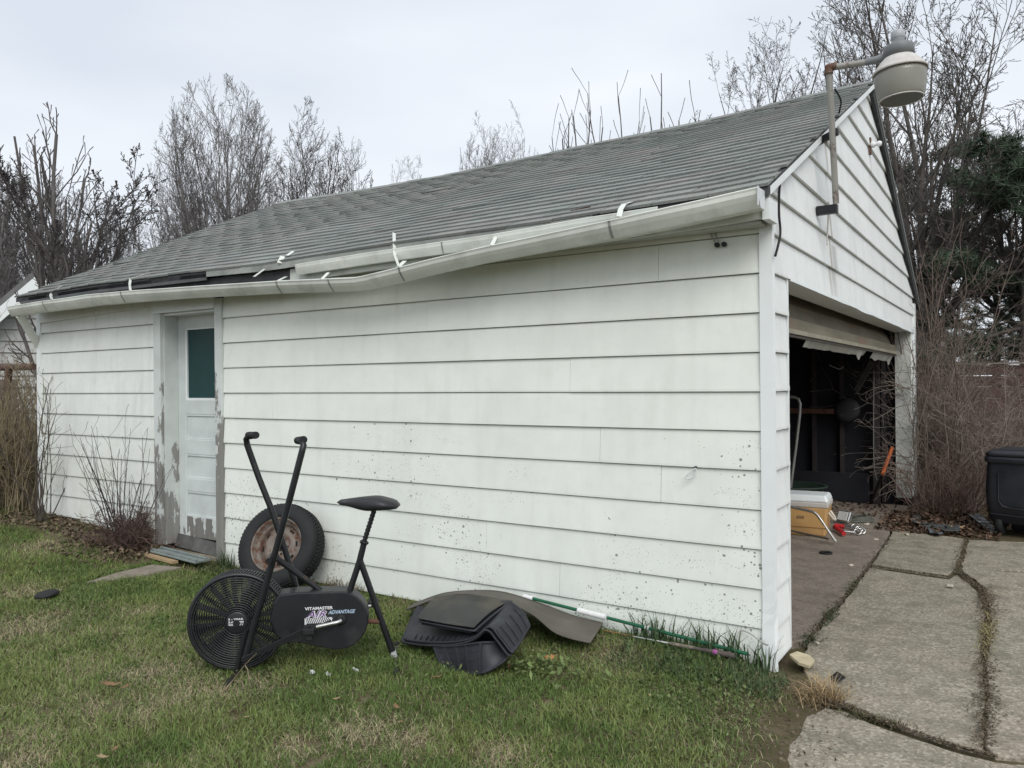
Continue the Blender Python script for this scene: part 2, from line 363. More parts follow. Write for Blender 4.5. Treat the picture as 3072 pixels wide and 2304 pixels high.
# stain on the gable under the lamp bracket
t = NT('stain_probe'); bpy.data.materials.remove(t.m)
def gable_mat():
    m = MT['siding_gable']; tr = m.node_tree; b = next(n for n in tr.nodes if n.type == 'BSDF_PRINCIPLED'); old = b.inputs['Base Color'].links[0].from_socket
    t = NT.__new__(NT); t.m = m; t.t = tr; t.pos = next(n for n in tr.nodes if n.type == 'NEW_GEOMETRY').outputs['Position']; t.b = b
    s = t.sep(); c = old
    for y0,w,zt,zb,col,a in ((1.50,.045,2.62,1.9,(.26,.20,.13),.75),(1.62,.13,2.4,1.95,(.30,.30,.26),.6),(1.40,.05,3.1,2.75,(.30,.22,.16),.6),(3.2,.03,3.4,3.1,(.3,.2,.15),.5)):
        d = t.math('ABSOLUTE', t.math('SUBTRACT', t.math('ADD', s[1], t.math('MULTIPLY',t.noise(5,3),.06)), y0+.03))
        k = t.math('SUBTRACT', 1, t.math('DIVIDE', d, w)); k = t.math('MAXIMUM', k, 0)
        z1 = t.n('MapRange'); z1.inputs[1].default_value = zb; z1.inputs[2].default_value = zb+.5*(zt-zb); t.l(s[2], z1.inputs[0])
        z2 = t.math('LESS_THAN', s[2], zt)
        c = t.mix(t.math('MULTIPLY', t.math('MULTIPLY',k,t.math('MULTIPLY',z1.outputs[0],z2)), a), c, col)
    t.l(c, b.inputs['Base Color'])
gable_mat()

# --- walls and their boards
def front_board(parent, k, x0, x1, mat, proud=0., z0=None, z1=None, z0r=None):
    a = zk(k) if z0 is None else z0; b = zk(k+1)+.004 if z1 is None else z1; ar = a if z0r is None else z0r
    j = rng.uniform(-.0012,.0012); yo, yi = -.017-proud, -.005-proud
    n = max(1,int((x1-x0)/.6)); m = MB()
    xs = [x0+(x1-x0)*i/n for i in range(n+1)]
    vs = []; fs = []
    for i,x in enumerate(xs):
        w = .0025*mnoise.noise(Vector((x*1.1,k*3.3,1))); u = i/n; za = a+(ar-a)*u + .0015*mnoise.noise(Vector((x*2,k*5,4)))
        vs += [(x,0.013,za),(x,yo+w+j,za),(x,yo+w*.5+j,za+.012),(x,yi+w,b-.010),(x,.011,b-.010),(x,.011,b),(x,.013,b)]
    for i in range(n):
        o = 7*i
        for q in range(6): fs.append((o+q,o+q+1,o+q+8,o+q+7))
        fs.append((o+6,o,o+7,o+13))
    fs += [tuple(range(7)),tuple(7*n+q for q in range(6,-1,-1))]
    m.add(vs, fs); return m.build('siding_board', mat, parent)
SEAM = {9:[-.594],8:[-2.24],7:[-2.675],6:[-1.156],5:[-3.781],4:[-.963],3:[-.592,-3.2],2:[-2.9],1:[-1.772],0:[-1.24]}
wf = MB(); wf.b2((-4.42,.013,.06),(-.03,.09,2.42)); wf.b2((LX,.013,.1),(-5.28,.09,2.42)); wf.b2((-5.28,.013,2.16),(-4.42,.09,2.42))
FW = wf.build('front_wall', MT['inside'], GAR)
for k in range(-1,11):
    xs = [-4.374]+sorted(SEAM.get(k,[]))+[-.038]
    for i in range(len(xs)-1):
        front_board(FW, k, xs[i]+(.0025 if i else 0), xs[i+1], MT['siding'], .002*(i%2), z0=(.02 if k == -1 else None), z1=(2.40 if k == 10 else None))
for k in range(0,9):
    front_board(FW, k, -7.29, -5.318, MT['siding_west'])
front_board(FW, 9, -7.29, -5.318, MT['siding_west'], .004, z1=2.20)
front_board(FW, 10, -7.29, -5.318, MT['siding_west'], .018, z0=2.135, z0r=2.19, z1=2.40)
front_board(FW, -1, -6.6, -5.318, MT['siding_west'], z0=.10)
MB().b2((LX+.01,.0,-.05),(-5.3,.08,.22)).build('foundation', MT['step'], GAR)
MB().b2((-4.4,.0,-.05),(-.05,.08,.03)).build('foundation', MT['step'], GAR)

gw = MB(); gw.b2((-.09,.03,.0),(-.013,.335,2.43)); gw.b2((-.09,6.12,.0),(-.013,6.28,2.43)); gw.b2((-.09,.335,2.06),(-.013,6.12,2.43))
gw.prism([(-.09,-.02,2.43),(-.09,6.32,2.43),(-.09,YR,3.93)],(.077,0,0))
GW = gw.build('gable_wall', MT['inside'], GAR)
def gable_board(k, y0b, y1b, y0t, y1t, za, zb, mat, name='siding_board'):
    xo, xi = .021+rng.uniform(-.001,.001), .003; m = MB()
    n = max(1,int((y1b-y0b)/.7)); vs = []; fs = []
    for i in range(n+1):
        u = i/n; yb = y0b+(y1b-y0b)*u; yt = y0t+(y1t-y0t)*u; w = .003*mnoise.noise(Vector((yb*1.2,k*2.7,8)))
        vs += [(-.013,yb,za),(xo+w,yb,za),(xo+w*.5,yb+(yt-yb)*.06,za+.012),(xi+w,yt,zb-.011),(-.011,yt,zb-.011),(-.011,yt,zb),(-.013,yt,zb)]
    for i in range(n):
        o = 7*i
        for q in range(6): fs.append((o+q,o+q+7,o+q+8,o+q+1))
        fs.append((o+6,o+13,o+7,o))
    fs += [tuple(range(6,-1,-1)),tuple(7*n+q for q in range(7))]
    m.add(vs,fs); return m.build(name, mat, GW)
def y_at(z): return YE+(z-2.41)*(YR-YE)/(4.0-2.43)
for k in range(-1,9):
    za = .03 if k == -1 else zk(k)
    gable_board(k, .004, .325-(.015 if k < 3 else 0), .004, .32, za, zk(k+1)+.004, MT['siding_gable'])
    gable_board(k, 6.12, 6.245, 6.12, 6.245, max(za,.12), zk(k+1)+.004, MT['siding_gable'])
for k in range(9,19):
    za, zb = zk(k), zk(k+1)+.004
    ya, yb = max(.004,y_at(za)), max(.004,y_at(zb)); yb = min(yb,3.14); zb = min(zb,3.95)
    gable_board(k, ya, 2*YR-ya if ya > .06 else 6.245, yb, 2*YR-yb if yb > .06 else 6.245, za, zb, MT['siding_gable'])
# corner posts
def post(pts2, z0, z1, dent, mat, name='corner_post'):
    n = 40; vs = []; fs = []; m = len(pts2)
    for i in range(n+1):
        z = z0+(z1-z0)*i/n
        for j,(x,y) in enumerate(pts2):
            d = dent*smooth((.75-z)/.6); w = mnoise.noise(Vector((z*7,j*3.1,2)))
            vs.append((x+d*(.008*w-.006*(j in (2,))), y+d*(.008*mnoise.noise(Vector((z*8,j*2.3,9)))+.006*(j in (2,))), z))
    for i in range(n):
        for j in range(m): fs.append((i*m+j, i*m+(j+1)%m, (i+1)*m+(j+1)%m, (i+1)*m+j))
    fs += [tuple(range(m))[::-1], tuple(range(n*m,n*m+m))]
    return MB().add(vs,fs).build(name, mat, GAR)
post([(-.040,.012),(-.040,-.027),(.027,-.030),(.030,.003),(-.012,.012)], -.01, 2.38, 1, MT['trim'])
post([(-7.36,.0),(-7.36,-.028),(-7.287,-.024),(-7.287,.0)], .1, 2.34, 0, MT['trim'])
post([(.0,6.235),(.026,6.235),(.03,6.335),(.0,6.33)], .1, 2.38, 0, MT['trim'])
# other walls (seen only from inside or past the corners)
bw = MB(); bw.b2((LX,.09,.0),(LX+.09,6.2,2.43)); bw.prism([(LX,-.02,2.43),(LX,6.32,2.43),(LX,YR,3.9)],(.09,0,0)); bw.build('back_wall', MT['trim'], GAR)
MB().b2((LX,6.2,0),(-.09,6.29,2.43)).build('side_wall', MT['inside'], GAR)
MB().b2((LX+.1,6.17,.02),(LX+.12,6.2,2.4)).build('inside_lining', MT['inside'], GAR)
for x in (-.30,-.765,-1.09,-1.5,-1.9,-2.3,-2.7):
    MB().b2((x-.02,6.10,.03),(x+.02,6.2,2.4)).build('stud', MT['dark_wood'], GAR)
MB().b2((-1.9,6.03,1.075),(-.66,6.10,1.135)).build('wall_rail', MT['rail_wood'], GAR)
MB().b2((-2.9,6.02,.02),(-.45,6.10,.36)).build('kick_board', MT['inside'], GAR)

# door opening
MB().b2((-.17,.32,2.036),(-.001,6.15,2.20)).build('door_header', MT['trim'], GAR)
MB().b2((-.15,.327,.02),(.012,.354,2.034)).build('door_jamb', MT['trim'], GAR)
MB().b2((-.165,6.075,.10),(-.001,6.13,2.034)).build('door_jamb', peel_mat('mouldy_jamb',(.60,.62,.58),(.28,.30,.27),0,.6,-.02,3), GAR)
MB().b2((-.40,6.0,.0),(-.33,6.07,2.0)).build('door_track', MT['dark_wood'], GAR)
for a,b in ((.355,3.4),(3.405,6.07)):          # buckled flashing strip under the header
    m = MB(); n = 12; vs = []; fs = []
    for i in range(n+1):
        y = a+(b-a)*i/n; z = 2.030+.010*mnoise.noise(Vector((y*2,0,5)))*smooth((y-1.2)/1)
        vs += [(.022,y,z+.02),(.025,y,z-.004),(-.03,y,z)]
    for i in range(n): fs += [(3*i,3*i+1,3*i+4,3*i+3),(3*i+1,3*i+2,3*i+5,3*i+4)]
    o = m.add(vs,fs).build('flashing', MT['trim'], GAR); s_ = o.modifiers.new('solid','SOLIDIFY'); s_.thickness = .002
od = MT['od'] = simple('weathered_overhead_door', (.20,.18,.13), .7, .3, 4, bs=.3, col2=(.24,.15,.10), thr=(.55,.7), sc=(1,.3,1))
OD = MB().b2((-.165,.37,1.79),(-.125,5.82,1.875)).build('overhead_door', od, GAR, .004)
for z0,z1,x0,x1 in ((1.88,1.995,-.17,-.22),(2.0,2.16,-.23,-.34)):
    m = MB(); m.hexa([(x0-.035,.37,z0),(x0,.37,z0),(x0,5.82,z0),(x0-.035,5.82,z0),(x1-.035,.37,z1),(x1,.37,z1),(x1,5.82,z1),(x1-.035,5.82,z1)]); m.build('door_section', od, OD)
MB().b2((-.122,.37,1.772),(-.105,5.84,1.80)).build('bottom_bar', simple('door_bar', (.30,.27,.20), .5, .2, 8), OD)
MB().b2((-.150,.37,1.755),(-.123,5.84,1.770)).build('bottom_bar', simple('door_bar_dark', (.12,.11,.10), .6, .2, 8), OD)
def flap(ya, yb, h, seed):
    m = MB(); n = 24; vs = []; fs = []
    for i in range(n+1):
        y = ya+(yb-ya)*i/n; d = h*(1+.25*mnoise.noise(Vector((y*4,seed,0)))) + (.04 if n-4 < i < n-1 else 0)
        b = .02*mnoise.noise(Vector((y*3,seed,4)))
        for q in range(4): vs.append((-.137+b*q/3-.012*q, y, 1.765-d*q/3))
    for i in range(n):
        for q in range(3): fs.append((i*4+q,i*4+q+1,i*4+q+5,i*4+q+4))
    o = m.add(vs,fs).build('weather_strip', simple('torn_weather_strip', (.36,.36,.32), .7, .15, 6), OD); o.modifiers.new('s','SOLIDIFY').thickness = .004
flap(1.45,3.9,.055,1); flap(4.3,5.7,.075,5)

# --- side door
DR = MB(); YD = .13
zd = lambda py: PY(600,py,YD).z
x0, x1 = -5.20, -4.44
stile = .105
DR.b2((x0,YD,zd(1615)),(x0+stile,YD+.035,2.13)); DR.b2((x1-.10,YD,zd(1615)),(x1,YD+.035,2.13))
DOOR = DR.build('side_door', MT['door_paint'], GAR, .003)
rails = [(2.13,zd(983)),(zd(1201),zd(1243)),(zd(1320),zd(1364)),(zd(1438),zd(1476)),(zd(1553),zd(1615))]
bare = peel_mat('bare_bottom_rail',(.6,.64,.62),(.21,.205,.19),-.2,.5,.16,2)
for i,(a,b) in enumerate(rails):
    MB().b2((x0+stile,YD+.001,b),(x1-.10,YD+.034,a)).build('rail', bare if i == 4 else MT['door_paint'], DOOR, .003)
for i in range(1,4):
    a, b = rails[i][1], rails[i+1][0]
    MB().b2((x0+stile-.01,YD+.014,b-.01),(x1-.09,YD+.024,a+.01)).build('panel', MT['door_paint'], DOOR)
    m = MB()
    m.b2((x0+stile,YD+.004,a-.016),(x1-.10,YD+.015,a)); m.b2((x0+stile,YD+.004,b),(x1-.10,YD+.015,b+.012)); m.b2((x0+stile,YD+.004,b+.012),(x0+stile+.012,YD+.015,a-.016))
    m.build('moulding', MT['door_paint'], DOOR)
a, b = rails[0][1], rails[1][0]
t = NT('teal_door_glass'); c = t.mix(t.noise(5,4,.6,sc=(3,1,.6)), (.010,.040,.042), (.017,.058,.058)); MT['pane'] = t.fin(c,.45,0,t.noise(3,2),.02,.01,.25)
MB().b2((x0+stile+.02,YD+.016,b+.02),(x1-.10,YD+.022,a-.012)).build('window_pane', MT['pane'], DOOR)
m = MB(); m.b2((x0+stile,YD+.002,b),(x0+stile+.02,YD+.03,a)); m.b2((x0+stile+.02,YD+.002,b),(x1-.10,YD+.03,b+.02)); m.b2((x0+stile+.02,YD+.002,a-.012),(x1-.10,YD+.03,a)); m.build('window_frame', MT['trim'], DOOR)
# frame round the door
MB().b2((-5.316,-.034,.10),(-5.215,-.0,2.118)).build('door_casing', MT['wood_peel'], GAR, .003)
MB().b2((-4.462,-.034,.05),(-4.376,-.0,2.20)).build('door_casing', MT['wood_peel'], GAR, .003)
MB().b2((-5.316,-.040,2.12),(-4.463,-.0,2.25)).build('door_casing', MT['trim'], GAR, .003)
MB().b2((-5.255,-.0,.10),(-5.202,.165,2.118)).build('door_jamb', peel_mat('peeling_jamb',(.60,.64,.62),(.27,.265,.25),.0,2.0,-.03,8), GAR)
MB().b2((-4.438,-.0,.08),(-4.40,.165,2.118)).build('door_jamb', MT['wood_peel'], GAR)
MB().b2((-5.20,.0,2.10),(-4.44,.165,2.118)).build('door_jamb', MT['trim'], GAR)
m = MB(); m.box((-4.80,.075,.115),(.36,.012,.055), Matrix.Rotation(R(-18),3,'X') @ Matrix.Rotation(R(3),3,'Y')); m.build('kick_plate', simple('rotted_kick_board',(.10,.10,.095),.8,.4,8,bs=.4), GAR)
MB().b2((-5.2,.02,-.02),(-4.42,.16,.055)).build('door_sill', MT['step'], GAR, .01)

# --- roof
def deck(name, f, mat, parent, th=.045, rows=6, cols=30, xa=-7.4, xb=.055):
    vs = []; fs = []; n = rows+1
    for i in range(cols+1):
        for j in range(n):
            p = f(xa+(xb-xa)*i/cols, j/rows); vs += [(p.x,p.y,p.z),(p.x,p.y,p.z-th)]
    idx = lambda i,j,k: (i*n+j)*2+k
    for i in range(cols):
        for j in range(rows): fs += [(idx(i,j,0),idx(i+1,j,0),idx(i+1,j+1,0),idx(i,j+1,0)),(idx(i,j,1),idx(i,j+1,1),idx(i+1,j+1,1),idx(i+1,j,1))]
        fs += [(idx(i,0,0),idx(i,0,1),idx(i+1,0,1),idx(i+1,0,0)),(idx(i,rows,0),idx(i+1,rows,0),idx(i+1,rows,1),idx(i,rows,1))]
    for j in range(rows): fs += [(idx(0,j,0),idx(0,j+1,0),idx(0,j+1,1),idx(0,j,1)),(idx(cols,j,0),idx(cols,j,1),idx(cols,j+1,1),idx(cols,j+1,0))]
    return MB().add(vs,fs).build(name, mat, parent)
t = NT('roof_shingle'); oi = t.n('ObjectInfo')
c = t.mix(t.ramp(t.noise(.9,5,.6),[(.35,0.),(.65,1.)]), (.258,.284,.270), (.30,.32,.302))
c = t.mix(t.math('MULTIPLY', t.ramp(t.noise(2.6,4,.6,loc=(5,1,0)),[(.5,0.),(.7,1.)]), .6), c, (.37,.335,.327))
c = t.mix(t.math('MULTIPLY', t.ramp(t.noise(7,4,.6,sc=(.15,1,1)),[(.48,0.),(.72,1.)]), .22), c, (.20,.225,.212))
c = t.mix(t.ramp(t.noise(230,2,.6),[(.35,0.),(.65,1.)]), t.mix(1.,c,(.55,.55,.55),'MULTIPLY'), c)
t2 = t.math('ADD', t.math('MULTIPLY', oi.outputs['Random'], .24), .86)
hs = t.n('HueSaturation'); t.l(t2, hs.inputs['Value']); t.l(c, hs.inputs['Color'])
MT['shingle'] = t.fin(hs.outputs[0], .92, 0, t.noise(230,3,.7), .5,.003,.15)
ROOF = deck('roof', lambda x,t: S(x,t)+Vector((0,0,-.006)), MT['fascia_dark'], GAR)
deck('roof', lambda x,t: Vector((x,2*YR-S(x,t).y,S(x,t).z-.001)), MT['shingle'], GAR)
# three-tab shingles: the large ones one by one, the rest as one field
NC, TW = 28, .305
tabm = MB()
tw, tl, th = TW/2-.004, .152, .0155
tabm.add([(-tw,0,0),(tw,0,0),(tw,tl,-.002),(-tw,tl,-.002),(-tw,0,th),(tw,0,th),(tw,tl,.003),(-tw,tl,.003)], [(3,2,1,0),(4,5,6,7),(0,1,5,4),(1,2,6,5),(2,3,7,6),(3,0,4,7)])
tab_me = tabm.mesh('shingle'); tab_me.materials.append(MT['shingle'])
tabs = []
for i in range(NC):
    off = (i%2)*.5*TW + .03*math.sin(i*2.1) ; x = .062-TW/2+off
    while x > -7.42-TW/2:
        xl, xr = max(x-TW/2,-7.41), min(x+TW/2,.062)
        if xr-xl > .05: tabs.append((i,(xl+xr)/2,(xr-xl)/TW))
        x -= TW
cv = []
for i,x,w in tabs:
    t0, t1 = i/NC-.003, min(1,(i+1.12)/NC)
    p, q = S(x,t0), S(x,t1); e = (S(x+.1,t0)-S(x-.1,t0)).normalized(); u = (q-p).normalized(); n = e.cross(u).normalized(); u = n.cross(e)
    lift = .0+max(0,rng.gauss(0,.0016)) + (rng.uniform(.003,.008) if rng.random() < .012 else 0)
    n2 = (n+u*0).normalized(); a = rng.gauss(0,.004)
    e2 = (e+u*a).normalized(); u2 = n2.cross(e2)
    M4 = Matrix(((e2.x*w,u2.x,n2.x,p.x),(e2.y*w,u2.y,n2.y,p.y),(e2.z*w,u2.z,n2.z,p.z),(0,0,0,1))); M4.translation += n2*lift + u2*rng.gauss(0,.0025)
    cv.append(((p-CAM).length, M4))
cv.sort(key=lambda c: c[0])
for d,M4 in cv[:300]: mesh_obj('shingle', tab_me, None, ROOF, M4)
base = np.array([v.co[:] for v in tab_me.vertices]); Fq = np.array([p.vertices[:] for p in tab_me.polygons]); VV = []; FF = []
for k,(d,M4) in enumerate(cv[300:]):
    A = np.array(M4); VV.append(base@A[:3,:3].T+A[:3,3]); FF.append(Fq+8*k)
tag(fast_mesh('shingle_field', np.concatenate(VV), np.concatenate(FF), MT['shingle'], ROOF), kind='stuff')
capm = MB(); cw = .13
for sgn in (1,): capm.add([(-.16,-cw,-.062),(.15,-cw,-.062),(.15,0,0),(-.16,0,.004),(-.16,cw,-.062),(.15,cw,-.062)],[(0,1,2,3),(3,2,5,4)])
cap_me = capm.mesh('ridge_cap'); cap_me.materials.append(MT['shingle'])
x = -.10
while x > -7.4:
    p = S(x,1.0); e = (S(x+.1,1)-S(x-.1,1)).normalized(); M4 = Matrix.Translation(p+Vector((0,0,.016+rng.uniform(0,.004)))) @ Matrix.Rotation(math.asin(-e.z),4,'Y'); mesh_obj('ridge_cap', cap_me, None, ROOF, M4); x -= .285
# rake boards, fascia, soffit
m = MB()
for a,b in (((.032,-.17),(.032,YR)),):
    m.hexa([(.0565,-.17,rake_z(-.17)-.052),(.0595,-.17,rake_z(-.17)-.052),(.0595,YR,rake_z(YR)-.052),(.0565,YR,rake_z(YR)-.052),(.0565,-.17,rake_z(-.17)-.012),(.0595,-.17,rake_z(-.17)-.012),(.0595,YR,rake_z(YR)-.012),(.0565,YR,rake_z(YR)-.012)])
m.build('rake_trim', MT['trim'], GAR)
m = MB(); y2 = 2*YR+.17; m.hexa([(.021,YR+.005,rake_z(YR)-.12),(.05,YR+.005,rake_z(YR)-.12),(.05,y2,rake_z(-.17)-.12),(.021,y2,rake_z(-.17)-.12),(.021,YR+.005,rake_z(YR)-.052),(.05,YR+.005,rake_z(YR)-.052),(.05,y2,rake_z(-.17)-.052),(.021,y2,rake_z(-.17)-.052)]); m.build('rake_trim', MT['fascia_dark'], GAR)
def eave_strip(name, xa, xb, y0, y1, d0, d1, mat, n=12):
    vs = []; fs = []
    for i in range(n+1):
        x = xa+(xb-xa)*i/n; z = lerp_tab(EAVE,x); vs += [(x,y0,z-d1),(x,y1,z-d1),(x,y1,z-d0),(x,y0,z-d0)]
    for i in range(n):
        for q in range(4): fs.append((4*i+q,4*i+(q+1)%4,4*i+4+(q+1)%4,4*i+4+q))
    fs += [(0,1,2,3),tuple(4*n+q for q in (3,2,1,0))]
    return MB().add(vs,fs).build(name, mat, GAR)
eave_strip('fascia', -7.34, -3.4, -.165, -.145, .055, .15, MT['fascia_dark'])  # dark colour stands for the shaded gap of the open soffit
eave_strip('fascia', -3.395, .02, -.165, -.145, .055, .15, MT['gutter'])
eave_strip('drip_edge', -4.32, -.9, -.206, -.199, .004, .05, MT['drip'])
eave_strip('drip_edge', -7.30, -4.33, -.200, -.190, .02, .075, simple('charcoal_drip_edge',(.07,.075,.075),.5,.3,9))
MB().b2((-7.32,-.144,2.262),(.0,.0,2.275)).build('soffit', simple('grey_soffit',(.42,.43,.40),.7,.15,4), GAR)

m = MB(); m.b2((.0215,-.185,2.27),(.056,-.032,2.375)); m.build('rake_return', MT['trim'], GAR)
# --- gutters
KP = [(-.118,.004),(-.118,-.088),(-.045,-.090),(-.036,-.078),(-.018,-.052),(-.006,-.030),(-.004,-.012),(.0,-.002),(-.002,.002),(-.014,.001)]
def sweep(name, path, prof, mat, parent, roll=None, th=.0018):
    vs = []; fs = []; k = len(prof)
    for i,(x,y,z) in enumerate(path):
        a = R(roll[i]) if roll else 0
        for o,h in prof: vs.append((x, y-(o*math.cos(a)+h*math.sin(a)), z+h*math.cos(a)-o*math.sin(a)))
    for i in range(len(path)-1):
        for q in range(k-1): fs.append((i*k+q,i*k+q+1,(i+1)*k+q+1,(i+1)*k+q))
    o = MB().add(vs,fs).build(name, mat, parent); s_ = o.modifiers.new('solid','SOLIDIFY'); s_.thickness = th; s_.offset = 0; return o
LIP = [(-7.30,2.284),(-6.7,2.293),(-5.85,2.299),(-5.24,2.289),(-4.6,2.266),(-3.894,2.241),(-3.371,2.222),(-2.877,2.197),(-2.603,2.183),(-2.52,2.187),(-2.245,2.213),(-1.924,2.246),(-1.543,2.278),(-1.1,2.309),(-.734,2.334),(-.35,2.366),(.036,2.397)]
XS = sorted(set([a for a,_ in LIP]+list(np.linspace(-7.3,.036,60))))
gp = [(x, -.33, lerp_tab(LIP,x)+.002*mnoise.noise(Vector((x*2,0,0)))) for x in XS]
rl = [9*smooth((-.4-x)/1.2)*smooth((x+5.6)/1.5) for x in XS]
GUT = sweep('gutter', gp, KP, MT['gutter'], GAR, rl)
for sx in (-6.62,-5.32,-3.36,-2.84,-2.21,-.745):
    z = lerp_tab(LIP,sx); z2 = lerp_tab(LIP,sx+.014); a = 9*smooth((-.4-sx)/1.2)*smooth((sx+5.6)/1.5)
    sweep('joint_band', [(sx,-.3322,z+.001),(sx+.014,-.3322,z2+.001)], [(o+.001,h) for o,h in KP[2:8]], MT['drip'], GUT, [a,a])
ec = MB(); ec.prism([(.036,-.33-o,2.397+h) for o,h in KP[:9]], (.006,0,0)); ec.build('end_cap', MT['gutter_bright'], GUT)
m = MB(); m.b2((.0425,-.345,2.31),(.047,-.332,2.40)); m.build('end_cap', MT['gutter_bright'], GUT)
ec = MB(); ec.prism([(-7.30,-.33-o,2.284+h) for o,h in KP[:9]], (-.004,0,0)); ec.build('end_cap', MT['gutter'], GUT)
def strap(pts, w=.022, mat='gutter', parent=None):
    m = MB()
    for a,b in zip(pts,pts[1:]): m.bar(a,b,w,.003,(0,.35,1))
    m.build('hanger_strap', MT[mat], parent or GUT)
def SY(px,py,y): return PY(px,py,y)
strap([SY(1893,606,-.10),SY(1872,612,-.20),SY(1862,628,-.27),SY(1857,650,-.33)],.028)
strap([SY(1182,699,-.05),SY(1183,730,-.20),SY(1184,765,-.26),SY(1197,800,-.33)],.022)
strap([SY(1214,783,-.25),SY(1193,803,-.33)],.03)
strap([SY(1492,703,-.21),SY(1475,736,-.33)],.022)
strap([SY(880,754,-.02),SY(862,766,-.12)],.02); strap([SY(848,769,-.17),SY(838,789,-.22)],.035)
strap([SY(795,806,-.2),SY(762,830,-.30)],.026)
strap([SY(858,830,-.25),SY(834,842,-.33)],.026)
strap([SY(985,818,-.25),SY(965,838,-.33)],.022)
strap([SY(432,824,-.10),SY(392,836,-.2),SY(389,852,-.25),SY(391,871,-.33)],.02)
strap([SY(186,858,-.12),SY(154,880,-.2),SY(152,888,-.24),SY(156,898,-.33)],.024)
# a second, older gutter still nailed under the eave
LIP2 = [(-3.25,2.340),(-2.58,2.355),(-1.53,2.364),(-.88,2.385),(-.5,2.39)]
G2 = sweep('gutter', [(x,-.245,lerp_tab(LIP2,x)) for x in np.linspace(-3.25,-.5,22)], [(o*.45,h*.78) for o,h in KP], MT['gutter'], GAR)
sweep('joint_band', [(-1.93,-.2468,2.361),(-1.92,-.2468,2.361)], [(o*.45+.001,h*.78) for o,h in KP[2:8]], MT['drip'], G2)
m = MB(); m.prism([(-3.25,-.245-o*.45,2.34+h*.78) for o,h in KP[:9]], (-.003,0,0)); m.build('end_cap', MT['gutter'], G2)
# downspout elbow at the far end
m = MB(); m.bar(PY(58,944,-.25),PY(122,1045,.02),.055,.075,(0,-1,.3)); m.build('downspout', MT['gutter'], GAR, .004)
# bent nail straps and bits of metal lifted out of the shingles
m = MB(); m.bar(S(-1.12,.045)+Vector((0,0,.012)),S(-1.00,.05)+Vector((0,0,.014)),.02,.003); m.build('roof_strap', rust_mat('rusty_strap',(.2,.2,.2),1.), ROOF)
# ------------------------------------------------------------------ exercise bike
rng = random.Random(21)
def text_mesh(s, size, shear=0, offset=0, extrude=.0004, spacing=1.):
    c = bpy.data.curves.new('lettering','FONT'); c.body = s; c.size = size; c.shear = shear; c.offset = offset; c.extrude = extrude; c.space_character = spacing; c.resolution_u = 3
    o = bpy.data.objects.new('lettering', c); COL.objects.link(o); bpy.context.view_layer.update()
    me = bpy.data.meshes.new_from_object(o.evaluated_get(bpy.context.evaluated_depsgraph_get())); bpy.data.objects.remove(o); bpy.data.curves.remove(c); return me
MT['plastic'] = simple('black_plastic', (.012,.013,.016), .42, .3, 5, bs=.06, col2=(.045,.046,.045), thr=(.5,.78), spec=.5)
MT['black_tube'] = simple('black_painted_tube', (.011,.012,.014), .38, .3, 8, bs=.08, col2=(.03,.03,.03), thr=(.55,.75))
MT['black_tube_rust'] = rust_mat('black_tube_rusting', (.013,.014,.016), .15, .4)
MT['rubber'] = simple('black_rubber', (.016,.017,.018), .7, .25, 7, bs=.15, spec=.3)
MT['vinyl'] = simple('black_saddle_vinyl', (.022,.023,.026), .45, .2, 5, bs=.15, col2=(.05,.05,.055), thr=(.5,.75))
MT['chrome'] = simple('dull_chrome', (.62,.62,.60), .3, .15, 14, metal=.9, bs=.05)
MT['white_ink'] = simple('white_print', (.72,.72,.74), .6, .05, 20, bs=0)
MT['purple_ink'] = simple('purple_print', (.13,.05,.20), .6, .05, 20, bs=0)
MT['blue_ink'] = simple('pale_blue_print', (.40,.52,.66), .6, .15, 30, bs=0)
BANG = math.atan2(.657,.754)
BK = thing('exercise_bike', (-2.345,-1.454,0), 'black fan exercise bike with two swing handlebars on the lawn', 'exercise bike', rot=(0,0,BANG))
# local frame: x from fan to saddle, -y towards the viewer's side, z up  (side v = -y)
def L(o, parent=BK): return local(o, parent)
def lb(mb, name, mat, parent=BK, bevel=0):
    P = np.array(mb.v); o = mb.build(name, mat, None, bevel)
    if parent is BK: return local(o, BK)
    m = o.matrix_basis.copy(); local(o, parent); o.matrix_basis = parent.matrix_basis.inverted() @ m; return o
def v3(u, w, v): return Vector((u,-v,w))
FC = v3(.012,.268,0); FR = .247; HT = .062
AX = Matrix.Translation(FC) @ Matrix.Rotation(R(90),4,'X')       # lathe z -> -y (towards viewer)
def ring(mb, r, w, h, z, n=64):
    mb.lathe([(r-w/2,z-h/2),(r+w/2,z-h/2),(r+w/2,z+h/2),(r-w/2,z+h/2)], n, AX, True, True)
fan = MB(); fan.lathe([(FR-.016,HT-.004),(FR,HT-.006),(FR+.003,HT-.014),(FR-.002,HT-.02),(FR-.014,HT-.02)],72,AX,True,True); fan.lathe([(FR-.016,-HT+.004),(FR,-HT+.006),(FR+.003,-HT+.014),(FR-.002,-HT+.02),(FR-.014,-HT+.02)],72,AX,True,True)
fan.lathe([(FR-.006,.004),(FR-.001,.004),(FR-.001,-.004),(FR-.006,-.004)],72,AX,True,True)
FAN = lb(fan,'fan_wheel', MT['plastic'])
m = MB()
for k in range(110):
    a = 2*math.pi*k/110; tw = .035
    p = AX @ Vector((FR*.992*math.cos(a),FR*.992*math.sin(a),-HT+.012)); q = AX @ Vector((FR*.992*math.cos(a+tw),FR*.992*math.sin(a+tw),HT-.012)); rr = AX.to_3x3() @ Vector((math.cos(a),math.sin(a),0)); m.bar(p,q,.0062,.007,rr)
lb(m,'rim_slats', MT['plastic'], FAN)['kind'] = 'stuff'
